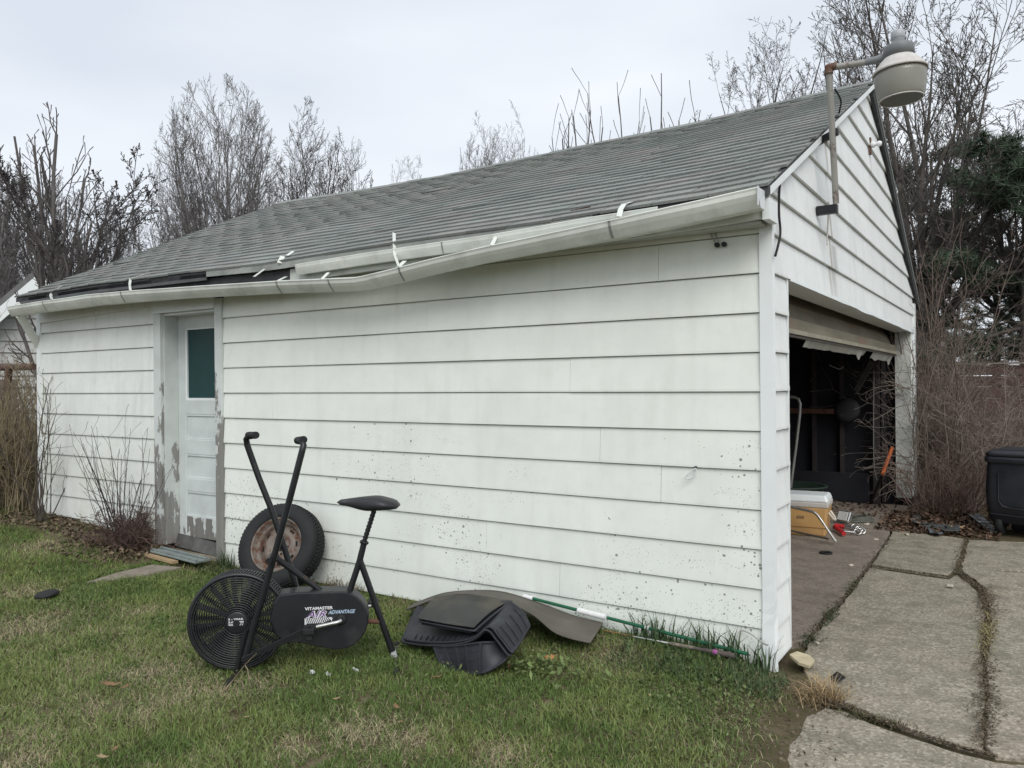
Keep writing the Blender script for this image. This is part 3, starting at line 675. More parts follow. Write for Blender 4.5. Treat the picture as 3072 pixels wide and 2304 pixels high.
for side in (1,-1):
    m = MB(); z = side*HT
    for i in range(15): ring(m, .062+i*.0118, .0058, .006, z+side*(.010*(1-(i/14)**2)), 56)
    for k in range(12):
        a = 2*math.pi*k/12
        for r0,r1 in ((.055,.15),(.15,.235)):
            z0, z1 = z+side*.010*(1-((r0-.062)/.165)**2), z+side*.010*(1-((r1-.062)/.165)**2); d = Vector((math.cos(a),math.sin(a),0))
            m.bar(AX @ (d*r0+Vector((0,0,z0-side*.003))), AX @ (d*r1+Vector((0,0,z1-side*.003))), .006, .006, AX.to_3x3() @ Vector((0,0,1)))
    lb(m,'grille', MT['plastic'], FAN)
    m = MB(); m.lathe([(.0,z+side*.0145),(.050,z+side*.014),(.058,z+side*.011),(.058,z+side*.004),(.0,z+side*.004)],40,AX,True); lb(m,'hub_disc', MT['plastic'], FAN)
m = MB()
for k in range(12):
    a = 2*math.pi*(k+.3)/12; d = AX.to_3x3() @ Vector((math.cos(a),math.sin(a),0)); nrm = AX.to_3x3() @ Vector((-math.sin(a),math.cos(a),.0))
    m.bar(FC+d*.04, FC+d*.215, .004, .075, AX.to_3x3() @ Vector((0,0,1)))
m.tube([FC+Vector((0,.08,0)),FC+Vector((0,-.08,0))],.018,12); lb(m,'fan_blades', MT['plastic'], FAN)
def letter(s, size, u, w, v, mat, parent, shear=0, off=0, spacing=1., wid=None):
    me = text_mesh(s, size, shear, off, .0003, spacing); 
    co = np.array([p.co[:] for p in me.vertices]); sx = 1. if wid is None else wid/(co[:,0].max()-co[:,0].min()); x0 = co[:,0].min()
    for p in me.vertices: p.co = (u+(p.co.x-x0)*sx, -v-p.co.z, w+p.co.y)
    me.update(); o = mesh_obj('lettering', me, mat); local(o, parent); o.matrix_basis = (Matrix.Identity(4) if parent is BK else parent.matrix_basis.inverted()); return o
for s,w in (('3 - YEAR',.284),('3,000 MI',.2695),('WARRANTY',.256)): letter(s,.0125,-.028,w,HT+.0150,MT['white_ink'],FAN,0,.0004,1.,.075)
# belt housing: a tear-drop between fan and crank
HC = (.522,.252); HRr = .152
def hous_outline(grow=0):
    pts = []
    for k in range(19):
        a = R(-98+k*(98+92)/18); pts.append((HC[0]+(HRr+grow)*math.cos(a), HC[1]+(HRr+grow)*math.sin(a)))
    pts += [(.30,.408+grow),(.215,.400+grow),(.19,.36),(.17,.268),(.20,.19),(.255,.150),(.285,.146-grow),(.31,.150-grow),(.40,.126-grow)]
    return pts
hp = hous_outline(); m = MB(); n = len(hp)
def hlayer(g, v): return [v3(HC[0]+(u-HC[0])*g if True else u, HC[1]+(w-HC[1])*g, v) for u,w in hp]
lay = [hlayer(1,-.055),hlayer(1,.056),hlayer(.985,.068),hlayer(.955,.074)]
vs = [p for l in lay for p in l]; fs = []
for i in range(3):
    for j in range(n): fs.append((i*n+j,i*n+(j+1)%n,(i+1)*n+(j+1)%n,(i+1)*n+j))
fs += [tuple(range(n))[::-1],tuple(range(3*n,4*n))]; m.add(vs,fs); HOUS = lb(m,'belt_housing', MT['plastic'])
m = MB(); m.lathe([(.0,.082),(.024,.082),(.030,.074),(.0,.074)],24,Matrix.Translation(v3(.535,.259,0))@Matrix.Rotation(R(90),4,'X')); lb(m,'crank_boss', MT['rubber'], HOUS)
VT = .0745
letter('VITAMASTER',.021,.352,.3165,VT,MT['white_ink'],BK,0,.0006,1.,.142)
letter('AIR',.042,.356,.279,VT,MT['white_ink'],BK,.35,.0030,1.05,.106)
letter('AIR',.042,.359,.2795,VT+.0006,MT['purple_ink'],BK,.35,.0006,1.05,.100)
letter('ADVANTAGE',.026,.470,.291,VT,MT['blue_ink'],BK,.4,.0006,1.,.139)
m = MB()
for k in range(14):
    u = .356+k*.0094; lo = .2465 if k < 9 else .2465+(k-8)*.004; m.hexa([v3(u+.011,lo,VT),v3(u+.0155,lo,VT),v3(u+.0045,.2745,VT),v3(u,.2745,VT),v3(u+.011,lo,VT+.0005),v3(u+.0155,lo,VT+.0005),v3(u+.0045,.2745,VT+.0005),v3(u,.2745,VT+.0005)])
m.hexa([v3(.476,.2745,VT),v3(.489,.2745,VT),v3(.489,.252,VT),v3(.488,.252,VT),v3(.476,.2745,VT+.0005),v3(.489,.2745,VT+.0005),v3(.489,.252,VT+.0005),v3(.488,.252,VT+.0005)])
m.hexa([v3(.351,.2745,VT),v3(.354,.2745,VT),v3(.362,.247,VT),v3(.351,.235,VT),v3(.351,.2745,VT+.0005),v3(.354,.2745,VT+.0005),v3(.362,.247,VT+.0005),v3(.351,.235,VT+.0005)])
lb(m,'printed_stripes', MT['white_ink'])
# frame
fr = MB()
fr.tube([v3(.199,.59,0),v3(.205,.572,0),v3(.411,.408,0),v3(.45,.37,0)],.0165,12)
FRAME = lb(fr,'main_tube', MT['black_tube_rust'])
m = MB(); m.tube([v3(.652,.636,0),v3(.629,.545,0),v3(.579,.396,0),v3(.56,.34,0)],.0165,12); lb(m,'seat_tube', MT['black_tube'])
m = MB(); m.tube([v3(.628,.555,0),v3(.66,.46,0),v3(.735,.235,0),v3(.815,-.005,0)],.0165,12); lb(m,'rear_leg', MT['black_tube'])
m = MB(); m.tube([v3(.66,.222,0),v3(.735,.218,0)],.013,10); lb(m,'rear_stub', rust_mat('rusted_stub',(.05,.03,.02),.6))
RF = MB(); RF.tube([v3(.815,.012,-.22),v3(.815,.012,.22)],.016,10); RF = lb(RF,'rear_foot_bar', MT['black_tube'])
for sgn in (-1,1):
    m = MB(); m.tube([v3(.815,.012,sgn*.185),v3(.815,.012,sgn*.232)],.021,12); lb(m,'foot_cap', MT['rubber'], RF)
m = MB(); m.tube([v3(.797,.055,.0),v3(.808,.02,0)],.0178,12); lb(m,'tape_wrap', simple('clear_tape',(.45,.46,.46),.4,.3,20))
for sgn in (-1,1):
    if sgn < 0:
        m = MB(); m.tube([v3(.012,.268,-.092),v3(.10,.42,-.09),v3(.19,.575,-.055)],.012,8); lb(m,'fork', MT['black_tube_rust'])
        m = MB(); m.tube([v3(.012,.268,-.095),v3(.016,.12,-.098),v3(.018,.02,-.1)],.012,8); lb(m,'fork', MT['black_tube_rust'])
    else:
        m = MB(); m.tube([v3(.066,.24,.10),v3(.035,.12,.10),v3(.012,.02,.1)],.012,8); lb(m,'fork', MT['black_tube_rust'])
FF_ = MB(); FF_.tube([v3(.012,.012,-.22),v3(.004,.012,.22)],.016,10); FF_ = lb(FF_,'front_foot_bar', rust_mat('front_bar_rust',(.014,.014,.016),.35))
for sgn in (-1,1):
    m = MB(); m.tube([v3(.006,.010,sgn*.185),v3(.004,.008,sgn*.236)],.023,12); lb(m,'foot_cap', MT['rubber'], FF_)
m = MB(); m.tube([v3(.185,.60,-.17),v3(.185,.60,.17)],.012,10); lb(m,'pivot_shaft', MT['black_tube'])
# swing levers
def lever(pts, grip, name='handlebar'):
    m = MB(); m.tube(pts,.0165,12); o = lb(m,name,MT['black_tube'])
    g = MB(); g.tube(grip,.0195,12); lb(g,'grip', MT['rubber'], o); return o
NLV = lever([v3(.340,1.196,.155),v3(.360,1.194,.175),v3(.368,1.178,.190),v3(.360,1.145,.195),v3(.300,.92,.18),v3(.224,.651,.16),v3(.14,.365,.16),v3(.066,.10,.16)],[v3(.368,1.205,.185),v3(.335,1.197,.11),v3(.325,1.195,.085)])
FLV = lever([v3(.050,1.206,-.155),v3(.030,1.204,-.178),v3(.018,1.190,-.19),v3(.022,1.155,-.195),v3(.085,.975,-.18),v3(.158,.791,-.16),v3(.225,.58,-.15),v3(.285,.36,-.15),v3(.33,.21,-.15)],[v3(.030,1.210,-.185),v3(.075,1.214,-.11),v3(.088,1.216,-.085)])
for o,u,w,v in ((NLV,.205,.605,.176),(FLV,.205,.605,-.166)):
    m = MB(); m.tube([v3(u-.01,w,v-.012),v3(u-.01,w,v+.02)],.015,10); lb(m,'pivot_bolt', MT['black_tube_rust'], o)
def link(p, q, name='link_arm'):
    m = MB(); m.bar(p,q,.010,.030,(0,-1,0) if False else (0,0,1)); return lb(m,name,MT['black_tube_rust'],BK,.002)
link(v3(.060,.112,.180),v3(.40,.258,.180)); link(v3(.325,.215,-.17),v3(.66,.25,-.17))
CR = MB(); CR.tube([v3(.535,.259,.095),v3(.52,.256,.108),v3(.40,.237,.115),v3(.385,.24,.12)],[.011,.010,.010,.012],10); CR = lb(CR,'crank_arm', MT['chrome'])
m = MB(); m.box(v3(.385,.243,.165),(.028,.045,.014)); lb(m,'pedal', MT['rubber'], BK, .004)
m = MB(); m.box(v3(.385,.215,.168),(.016,.028,.018)); lb(m,'pedal_clamp', MT['rubber'], BK, .004)
CR2 = MB(); CR2.tube([v3(.535,.259,-.075),v3(.68,.27,-.115)],.010,10); CR2 = lb(CR2,'crank_arm', MT['chrome'])
m = MB(); m.box(v3(.69,.272,-.165),(.028,.045,.014)); lb(m,'pedal', MT['rubber'], BK, .004)
# saddle on its ribbed post
SP = MB(); d = Vector(v3(.707,.81,0))-v3(.645,.62,0); k = 20
SP.tube([v3(.645,.62,0)+d*(i/k) for i in range(k+1)], [.0115+.0035*(i%2) for i in range(k+1)], 12); lb(SP,'seat_post', MT['black_tube'])
m = MB(); m.lathe([(.018,-.008),(.024,-.004),(.024,.004),(.018,.008)],16,Matrix.Translation(v3(.654,.642,0))@d.to_track_quat('Z','Y').to_matrix().to_4x4(),True,True); m.tube([v3(.64,.648,.0),v3(.636,.65,.045)],.005,8); lb(m,'post_collar', MT['black_tube'])
sd = MB(); ns, na = 18, 20; vs = []; fs = []
for i in range(ns+1):
    s = i/ns; u = .512+.333*s; hw = .020+.088*smooth((s-.12)/.62) if s > .12 else .020
    hw *= math.sqrt(max(0,1-((s-.72)/.29)**2)) if s > .72 else 1
    hw *= math.sqrt(max(0.,min(1,s/.06))) if s < .06 else 1
    top = .870+.016*math.sin(math.pi*min(1,s/1.25))-.022*smooth((s-.6)/.4); bot = .846-.036*smooth(s/.5)+.006*smooth((s-.5)/.4)
    cz, hz = (top+bot)/2, (top-bot)/2; 
    if s > .9: hz *= math.sqrt(max(0,1-((s-.9)/.1)**2))
    if s < .06: hz *= math.sqrt(s/.06)
    for j in range(na):
        a = 2*math.pi*j/na; ca, sa = math.cos(a), math.sin(a); vs.append(v3(u, cz+hz*(abs(sa)**.8)*(1 if sa > 0 else -1), max(hw,.0005)*(abs(ca)**.8)*(1 if ca > 0 else -1)))
for i in range(ns):
    for j in range(na): fs.append((i*na+j,i*na+(j+1)%na,(i+1)*na+(j+1)%na,(i+1)*na+j))
sd.add(vs,fs,True); lb(sd,'saddle', MT['vinyl'])

# ------------------------------------------------------------------ spare wheel
nrm = Vector((.29,-.86,.42)).normalized(); WR, WW = .305, .185
fcx = PY(818,1624,-.345); wc = Vector((-3.40,-.262,.315))
Mw = Matrix.Translation(wc) @ nrm.to_track_quat('Z','Y').to_matrix().to_4x4()
TY = thing('spare_wheel', (wc.x,wc.y-.05,0), 'worn car tyre on a rusty steel rim leaning against the siding', 'wheel')
h = WW/2
m = MB(); m.lathe([(.192,h*.86),(.20,h*.99),(.225,h*1.06),(.258,h*1.05),(.282,h*.93),(.297,h*.80),(WR-.003,h*.62),(WR,h*.3),(WR,-h*.3),(WR-.003,-h*.62),(.297,-h*.80),(.282,-h*.93),(.258,-h*1.05),(.225,-h*1.06),(.20,-h*.99),(.192,-h*.86)],56,Mw,True,True)
TYRE = m.build('tyre', MT['rubber'], TY)
m = MB(); nb = 72
for row,zc,wd in ((0,-.62,.030),(1,-.36,.026),(2,-.12,.024),(3,.12,.024),(4,.36,.026),(5,.62,.030)):
    for k in range(nb):
        a = 2*math.pi*(k+.5*(row%2))/nb; rr = WR+(.001 if abs(zc) < .5 else -.006); c = Mw @ Vector((rr*math.cos(a),rr*math.sin(a),zc*h)); 
        B = Mw.to_3x3() @ Matrix((( math.cos(a),-math.sin(a),0),(math.sin(a),math.cos(a),0),(0,0,1))) @ Matrix.Rotation(R(14 if row%2 else -14),3,'X'); m.box(c,(.006,.0098,wd*.37),B)
o = m.build('tread_blocks', MT['rubber'], TYRE); o['kind'] = 'stuff'
RIMM = rust_mat('rusty_steel_rim', (.19,.165,.14), .5, .6, .1, 14)
m = MB(); m.lathe([(.190,h*.80),(.199,h*.90),(.193,h*.95),(.184,h*.86),(.178,h*.45),(.168,h*.42),(.160,h*.40),(.155,h*.05),(.150,-.01),(.150,-h*.8)],48,Mw,True)
RIM = m.build('rim', RIMM, TY)
m = MB(); nseg = 48
prof = [(.155,h*.02),(.140,h*.10),(.115,h*.34),(.095,h*.38),(.075,h*.22),(.062,h*.15),(.045,h*.12),(.034,h*.12)]
m.lathe(prof,nseg,Mw,True); DISC = m.build('wheel_disc', RIMM, TY)
dk = simple('dark_slot',(.01,.009,.008),.9,.2,9)
for k in range(8):
    a = 2*math.pi*k/8+.2; B = Mw.to_3x3() @ Matrix.Rotation(a,3,'Z'); c = Mw @ Vector((.128*math.cos(a),.128*math.sin(a),h*.25)); mm = MB(); mm.box(c,(.007,.017,.004),B @ Matrix.Rotation(R(28),3,'Y')); mm.build('vent_slot', dk, DISC)
for k in range(5):
    a = 2*math.pi*k/5; c = Mw @ Vector((.054*math.cos(a),.054*math.sin(a),h*.135)); mm = MB(); mm.lathe([(.0,.004),(.008,.004),(.0095,-.002)],10,Matrix.Translation(c)@Mw.to_3x3().to_4x4()); mm.build('lug_hole', dk, DISC)
mm = MB(); mm.lathe([(.0,.0),(.034,.0)],20,Matrix.Translation(Mw @ Vector((0,0,h*.10)))@Mw.to_3x3().to_4x4()); mm.build('hub_hole', dk, DISC)
# ------------------------------------------------------------------ rubber floor mats
rng = random.Random(33)
def crom(P, t):
    n = len(P)-1; i = min(int(t*n),n-1); f = t*n-i; p0,p1,p2,p3 = P[max(i-1,0)],P[i],P[i+1],P[min(i+2,n)]
    return .5*((2*p1)+(p2-p0)*f+(2*p0-5*p1+4*p2-p3)*f*f+(3*p1-p0-3*p2+p3)*f**3)
class Sheet:
    def __init__(s, rows): s.rows = [[Vector(p) for p in r] for r in rows]
    def p(s, u, v): return crom([crom(r,u) for r in s.rows], v)
    def nrm(s, u, v):
        e = .01; a = s.p(min(1,u+e),v)-s.p(max(0,u-e),v); b = s.p(u,min(1,v+e))-s.p(u,max(0,v-e)); n = a.cross(b); n.normalize(); return n if n.z > 0 or abs(n.z) < .2 and n.y < 0 else -n
def mat_obj(sheet, name, label, mat, rim=.012, ribs=(), th=.005, nu=30, nv=20, corner=.14, asp=1., group=None, rimw=.05):
    def uv(i,j):                         # squeeze a square grid into a rounded rectangle
        a, b = 2*i/nu-1, 2*j/nv-1; k = corner
        d = max(0,(abs(a)-(1-k))/k); e = max(0,(abs(b)-(1-k))/k)
        if d > 0 and e > 0:
            m = max(d,e); l = math.hypot(d,e); f = m/l
            a = math.copysign(1-k+k*d*f,a); b = math.copysign(1-k+k*e*f,b)
        return (a+1)/2,(b+1)/2
    vs = []; fs = []
    for j in range(nv+1):
        for i in range(nu+1):
            u,v = uv(i,j); n = sheet.nrm(u,v); edge = min(min(i,nu-i)/(nu*rimw),min(j,nv-j)/(nv*rimw*1.3)); r = rim*(1-smooth(edge-.3)) 
            vs.append(sheet.p(u,v)+n*r)
    for j in range(nv):
        for i in range(nu): a = j*(nu+1)+i; fs.append((a,a+1,a+nu+2,a+nu+1))
    m = MB().add(vs,fs,True); o = m.build(name, mat); md = o.modifiers.new('s','SOLIDIFY'); md.thickness = th; md.offset = 0
    tag(o, label, 'floor mat', group)
    for (u0,v0,u1,v1,w,hh) in ribs:
        n = 10; mm = MB(); vs = []; fs = []
        for i in range(n+1):
            u = u0+(u1-u0)*i/n; v = v0+(v1-v0)*i/n; p = sheet.p(u,v); nn = sheet.nrm(u,v); q = sheet.p(min(1,u+(u1-u0)*.02+.001),min(1,v+(v1-v0)*.02+.001)); d = (q-p).normalized(); sd = d.cross(nn).normalized()
            vs += [p-sd*w-nn*.004,p-sd*w*.7+nn*hh,p+sd*w*.7+nn*hh,p+sd*w-nn*.004]
        for i in range(n):
            for k in range(4): fs.append((4*i+k,4*i+(k+1)%4,4*i+4+(k+1)%4,4*i+4+k))
        fs += [(0,1,2,3),tuple(4*n+k for k in (3,2,1,0))]
        mm.add(vs,fs,False); mm.build('rib', mat, o)
    return o
z_ = lambda a,b: (1150+a*.3165,1750+b*.3165)
def K(a,b,y): return PY(*z_(a,b),y)
brown = MT['mat_brown'] = simple('dusty_brown_mat', (.095,.086,.072), .8, .2, 6, bs=.25, col2=(.13,.118,.10), thr=(.45,.7))
dark = MT['mat_dark'] = simple('charcoal_rubber_mat', (.024,.026,.032), .5, .2, 7, bs=.15, col2=(.055,.058,.062), thr=(.5,.75), spec=.35)
dusty = MT['mat_dusty'] = simple('dusty_rubber_mat', (.045,.046,.044), .6, .25, 5, bs=.15, col2=(.085,.08,.062), thr=(.45,.65), spec=.3)
sh = Sheet([[K(215,262,-.46),K(500,158,-.46),K(760,112,-.46),K(1100,165,-.43),K(1400,300,-.41),K(1640,485,-.39),K(1960,578,-.36)],
            [K(260,225,-.28),K(540,125,-.28),K(830,92,-.27),K(1130,120,-.25),K(1440,235,-.23),K(1730,390,-.22),K(2030,470,-.21)],
            [K(310,195,-.10),K(570,105,-.10),K(860,78,-.09),K(1130,92,-.08),K(1460,190,-.07),K(1800,315,-.07),K(2085,385,-.07)]])
mat_obj(sh,'floor_mat','brown dusty floor mat draped over the dark mats along the wall', brown, .007, [(u,.06,u,.94,.003,.0025) for u in (.46,.58,.68,.77,.86)], .007, 44, 16, .10, rimw=.03)
# top tray, smooth dusty face
sh = Sheet([[K(325,350,-.78),K(560,395,-.80),K(860,440,-.80)],[K(405,245,-.64),K(680,250,-.66),K(1010,300,-.66)],[K(500,140,-.5),K(850,135,-.5),K(1190,185,-.5)]])
mat_obj(sh,'floor_mat','smooth dusty black floor mat lying uppermost in the mat pile', dusty, .012, [], .006, 30, 20, .12, rimw=.08)
sh2 = Sheet([[K(330,385,-.79),K(570,430,-.81),K(870,482,-.81)],[K(400,285,-.65),K(690,300,-.67),K(1050,330,-.67)],[K(480,170,-.5),K(850,165,-.5),K(1240,190,-.5)]])
mat_obj(sh2,'floor_mat','black floor mat with raised rim directly beneath the smooth uppermost one', dark, .014, [(.1,.06,.9,.06,.004,.010),(.95,.1,.95,.9,.006,.010),(.78,.1,.93,.2,.004,.008),(.86,.3,.93,.3,.004,.008)], .007, 30, 20, .12, rimw=.09)
# ribbed tray with a hump and a flap to the right
for q,(dz,nm) in enumerate(((0,'ribbed black floor mat with a bent flap pointing to the driveway'),(-.016,'black floor mat nested right under the ribbed bent one'))):
    D = Vector((-.012*q,-.008*q,dz))
    sh3 = Sheet([[K(195,545,-.80)+D,K(420,575,-.82)+D,K(700,570,-.83)+D,K(890,520,-.83)+D,K(1000,430,-.83)+D,K(1090,520,-.84)+D,K(1215,685,-.86)+D],
             [K(255,400,-.66)+D,K(520,430,-.68)+D,K(780,430,-.69)+D,K(960,395,-.69)+D,K(1100,330,-.70)+D,K(1200,420,-.72)+D,K(1300,570,-.74)+D],
             [K(330,230,-.5)+D,K(600,270,-.5)+D,K(850,280,-.5)+D,K(1050,250,-.52)+D,K(1190,195,-.54)+D,K(1310,270,-.58)+D,K(1390,420,-.62)+D]])
    rb = ([(.08+.032*i,.10,.08+.032*i,.26,.0055,.011) for i in range(11)]+[(.76,.12+.19*i,.97,.12+.19*i,.008,.010) for i in range(5)]+[(.03,.035,.55,.035,.006,.012),(.97,.1,.97,.9,.007,.008)]) if q == 0 else []
    mat_obj(sh3,'floor_mat',nm,dark,.012,rb,.008,48,20,.10,rimw=.035)
# tray standing on edge below
sh4 = Sheet([[K(560,800,-.86),K(740,850,-.88),K(960,850,-.90),K(1180,730,-.84)],[K(520,700,-.84),K(720,710,-.87),K(950,705,-.89),K(1160,660,-.80)],[K(480,600,-.82),K(710,590,-.85),K(955,555,-.87),K(1120,560,-.78)]])
mat_obj(sh4,'floor_mat','black ribbed floor mat standing on edge in the grass under the pile', dark, .010, [(.07,.08,.04,.9,.012,.010),(.2,.08,.17,.9,.012,.010),(.33,.08,.31,.9,.012,.010),(.45,.08,.44,.9,.010,.010),(.62,.05,.63,.95,.008,.010),(.05,.45,.6,.45,.004,.006),(.05,.7,.6,.7,.004,.006)], .008, 30, 16, .12)
sh5 = Sheet([[K(500,640,-.62),K(800,650,-.62),K(1150,640,-.6)],[K(480,560,-.58),K(800,520,-.58),K(1200,520,-.56)],[K(420,480,-.52),K(800,430,-.52),K(1250,440,-.5)]])
mat_obj(sh5,'floor_mat','black floor mat slumped in the middle of the mat pile', dark, .008, [], .02, 20, 12, .1)

# ------------------------------------------------------------------ poles in the grass
g_ = lambda a,b: (1700+a*.27125,1780+b*.27125)
def GP(a,b,y=-.085): return PY(*g_(a,b),y)
green = simple('green_pole_paint',(.012,.105,.05),.35,.2,12,bs=.05)
pa, pb = PY(1588,1793,-.06), GP(2010,672,-.10)
GPO = thing('green_pole', (pb.x,pb.y,ground_z(pb.x,pb.y)), 'long green metal pole with white foam grip lying along the wall', 'pole')
m = MB(); m.tube([pa.lerp(pb,k/8) for k in range(9)],.0095,12); m.build('shaft', green, GPO)
def on(t0): return pa.lerp(pb,t0)
def tpar(a): 
    x = GP(a,215+(a-110)*.24).x; return (x-pa.x)/(pb.x-pa.x)
w1, w2 = tpar(112), tpar(440)
m = MB(); k = 16; m.tube([on(w1+(w2-w1)*i/k) for i in range(k+1)],[.0160+.001*(i%2) for i in range(k)]+[.023],14); m.build('foam_grip', simple('white_foam_grip',(.72,.73,.72),.7,.06,30,bs=.3), GPO)
m = MB(); m.tube([on(-.03),on(0.02)],.0135,12); m.build('end_sleeve', MT['white_ink'], GPO)
m = MB(); m.tube([on(tpar(868)),on(tpar(912))],.0115,12); m.build('clip', simple('white_clip',(.62,.64,.64),.5,.1,20), GPO)
m = MB(); m.tube([on(tpar(540)),on(tpar(615))],.0089,12); m.build('worn_label', simple('worn_blue_label',(.28,.45,.46),.5,.5,60), GPO)
ra, rb_ = GP(330,395,-.10), GP(1855,692,-.15)
FRD = thing('fishing_rod', (rb_.x,rb_.y,ground_z(rb_.x,rb_.y)), 'old fishing rod with grey foam handle lying in the grass', 'fishing rod')
rp = lambda t: ra.lerp(rb_,t)
m = MB(); m.tube([rp(.05),rp(.3)],.0022,6); m.build('blank', simple('orange_rod_blank',(.35,.16,.06),.4,.2,20), FRD)
m = MB(); m.tube([rp(.28),rp(.57)],[.002,.0045],8); m.build('blank', simple('white_rod_blank',(.55,.55,.55),.3,.2,20), FRD)
m = MB(); m.tube([rp(.55),rp(.58),rp(.72),rp(.74)],[.007,.0095,.0095,.007],10); m.build('fore_grip', simple('cork_fore_grip',(.20,.17,.14),.8,.4,40), FRD)
m = MB(); m.tube([rp(.73),rp(.76),rp(.86),rp(.97),rp(1.0)],[.008,.009,.013,.0145,.013],12); m.build('handle', simple('brown_grey_grip',(.085,.07,.062),.85,.25,30), FRD)
m = MB(); m.tube([rp(.862),rp(.893)],.0142,12); m.build('ring', simple('purple_ring',(.27,.08,.22),.4,.4,60), FRD)
# ------------------------------------------------------------------ yard light on the gable
lamp_grey = simple('grey_lamp_casting',(.17,.18,.185),.5,.15,9,bs=.1)
pipe = rust_mat('rusty_conduit',(.36,.35,.32),.25,.5,.3,8)
y0 = .86; XB = .13
ptop = PX(2487,204,XB); pbot = PX(2508,612,XB); yl = (ptop.y+pbot.y)/2
YL = thing('yard_light', (0,pbot.y,pbot.z), 'grey barn light with ribbed lens on a bent conduit arm', 'lamp')
POLE = MB(); POLE.tube([pbot,pbot.lerp(ptop,.5),ptop],.0185,14); POLE = POLE.build('conduit', pipe, YL)
arm_e = PY(2605,186,ptop.y); arm_e.z += 0
m = MB(); m.tube([ptop+Vector((0,0,-.035)),ptop+Vector((0,0,.012))],.0245,12); m.tube([ptop+Vector((-.012,0,.0)),ptop+Vector((.045,0,.004))],.0235,12); m.build('elbow', rust_mat('rusty_elbow',(.2,.15,.12),.7), YL)
m = MB(); m.tube([ptop,arm_e],.0185,14); m.build('arm', pipe, YL)
lc = PY(2697,140,ptop.y)                                    # lamp axis
tilt = Matrix.Rotation(R(-2.5),4,'Y')
base = PY(2697,170,ptop.y)
ML = Matrix.Translation(base) @ tilt
m = MB(); m.tube([PY(2597,187,ptop.y),PY(2655,173,ptop.y),base+Vector((-.02,0,.0))],[.021,.022,.026],12); m.build('arm_socket', lamp_grey, YL)
HOUSE = MB(); HOUSE.lathe([(.0,.088),(.038,.088),(.040,.074),(.062,.068),(.078,.060),(.082,.050),(.082,-.006),(.0,-.006)],32,ML); HOUSE = HOUSE.build('ballast_housing', lamp_grey, YL)
m = MB(); m.lathe([(.0,.150),(.032,.148),(.036,.143),(.038,.108),(.034,.102),(.031,.098),(.031,.083),(.0,.083)],24,ML); m.build('photocell', simple('pale_photocell',(.42,.44,.46),.45,.1,12), HOUSE)
rf = simple('pale_reflector',(.52,.50,.47),.5,.15,18,bs=.1)
m = MB(); m.lathe([(.078,-.004),(.090,-.015),(.112,-.040),(.132,-.066),(.140,-.076),(.146,-.082),(.146,-.094),(.138,-.092),(.128,-.07),(.08,-.012)],40,ML,True,True); m.build('reflector_cap', rf, YL)
t = NT('dusty_ribbed_lens'); MT['lens'] = t.fin(t.mix(t.noise(9,4),(.36,.355,.31),(.46,.45,.40)), .3, 0, None, spec=.4); t.b.inputs['Transmission Weight'].default_value = .45
m = MB(); nn = 96; prof = [(.136,-.090),(.136,-.12),(.133,-.16),(.126,-.205),(.118,-.235),(.113,-.245)]; vs = []; fs = []
for i,(r_,z) in enumerate(prof):
    for j in range(nn):
        a = 2*math.pi*j/nn; rr = r_+(.0012 if j%2 else -.0012); vs.append(ML @ Vector((rr*math.cos(a),rr*math.sin(a),z)))
for i in range(len(prof)-1):
    for j in range(nn): fs.append((i*nn+j,i*nn+(j+1)%nn,(i+1)*nn+(j+1)%nn,(i+1)*nn+j))
o = m.add(vs,fs,True).build('lens', MT['lens'], YL); md = o.modifiers.new('s','SOLIDIFY'); md.thickness = .003
m = MB(); m.lathe([(.009,-.06),(.022,-.09),(.03,-.13),(.022,-.17),(.0,-.178)],20,ML); m.build('bulb', simple('bulb_glass',(.7,.7,.68),.2,.05,5), YL)
m = MB(); m.lathe([(.112,-.243),(.116,-.243),(.116,-.249),(.112,-.249)],48,ML,True,True); m.build('lens_rim', rf, YL)
blk = MT['black_tube']
m = MB(); c0 = Vector((.0,pbot.y,PX(2500,620,.05).z)); m.box((.078,pbot.y,pbot.z-.03),(.062,.024,.027)); m.build('bracket', blk, YL, .004)
tb = PX(2500,400,XB); m = MB(); m.bar((.0,pbot.y+.0,tb.z-.03),(XB+.03,ptop.y*.5+pbot.y*.5,tb.z),.02,.045); m.build('bracket', blk, YL, .003)
# cables and fittings on the walls
def cable(name, pts, r, mat, label, cat='cable', n=8):
    m = MB(); P = [Vector(p) for p in pts]; k = 8*(len(P)-1); m.tube([crom(P,i/k) for i in range(k+1)], r, n); o = m.build(name, mat); return tag(o,label,cat)
cable('cable', [PX(2505,268,XB+.02),PX(2522,300,XB+.0),PX(2519,330,.06),PX(2506,375,.03),(0.03,1.3,3.1)], .006, MT['rubber'], 'thin black cable dropping from the lamp arm to the gable')
cable('cable', [PX(2344,520,.04),PX(2338,570,.03),PX(2337,640,.03),PX(2341,690,.035),PX(2338,720,.05),PX(2326,768,.045)], .0065, MT['rubber'], 'loose black cable dangling down the gable beside the corner post')
cable('cord', [PX(2484,606,.06),PX(2485,640,.05),PX(2482,700,.03),PX(2481,735,.03)], .005, simple('dirty_white_cord',(.5,.48,.44),.6,.2,20), 'short white cord hanging below the lamp bracket', 'cord')
IN = PX(2602,440,.0); m = MB(); m.lathe([(.0,.10),(.016,.10),(.024,.085),(.024,.07),(.015,.062),(.015,.05),(.026,.042),(.026,.02),(.014,.012),(.014,.0)],16,Matrix.Translation((.012,IN.y,IN.z+.01))@Matrix.Rotation(R(90),4,'Y'))
TI = thing('wire_insulator',(0.01,IN.y,IN.z-.03),'white ceramic wire insulator on a rusty bracket high on the gable','insulator')
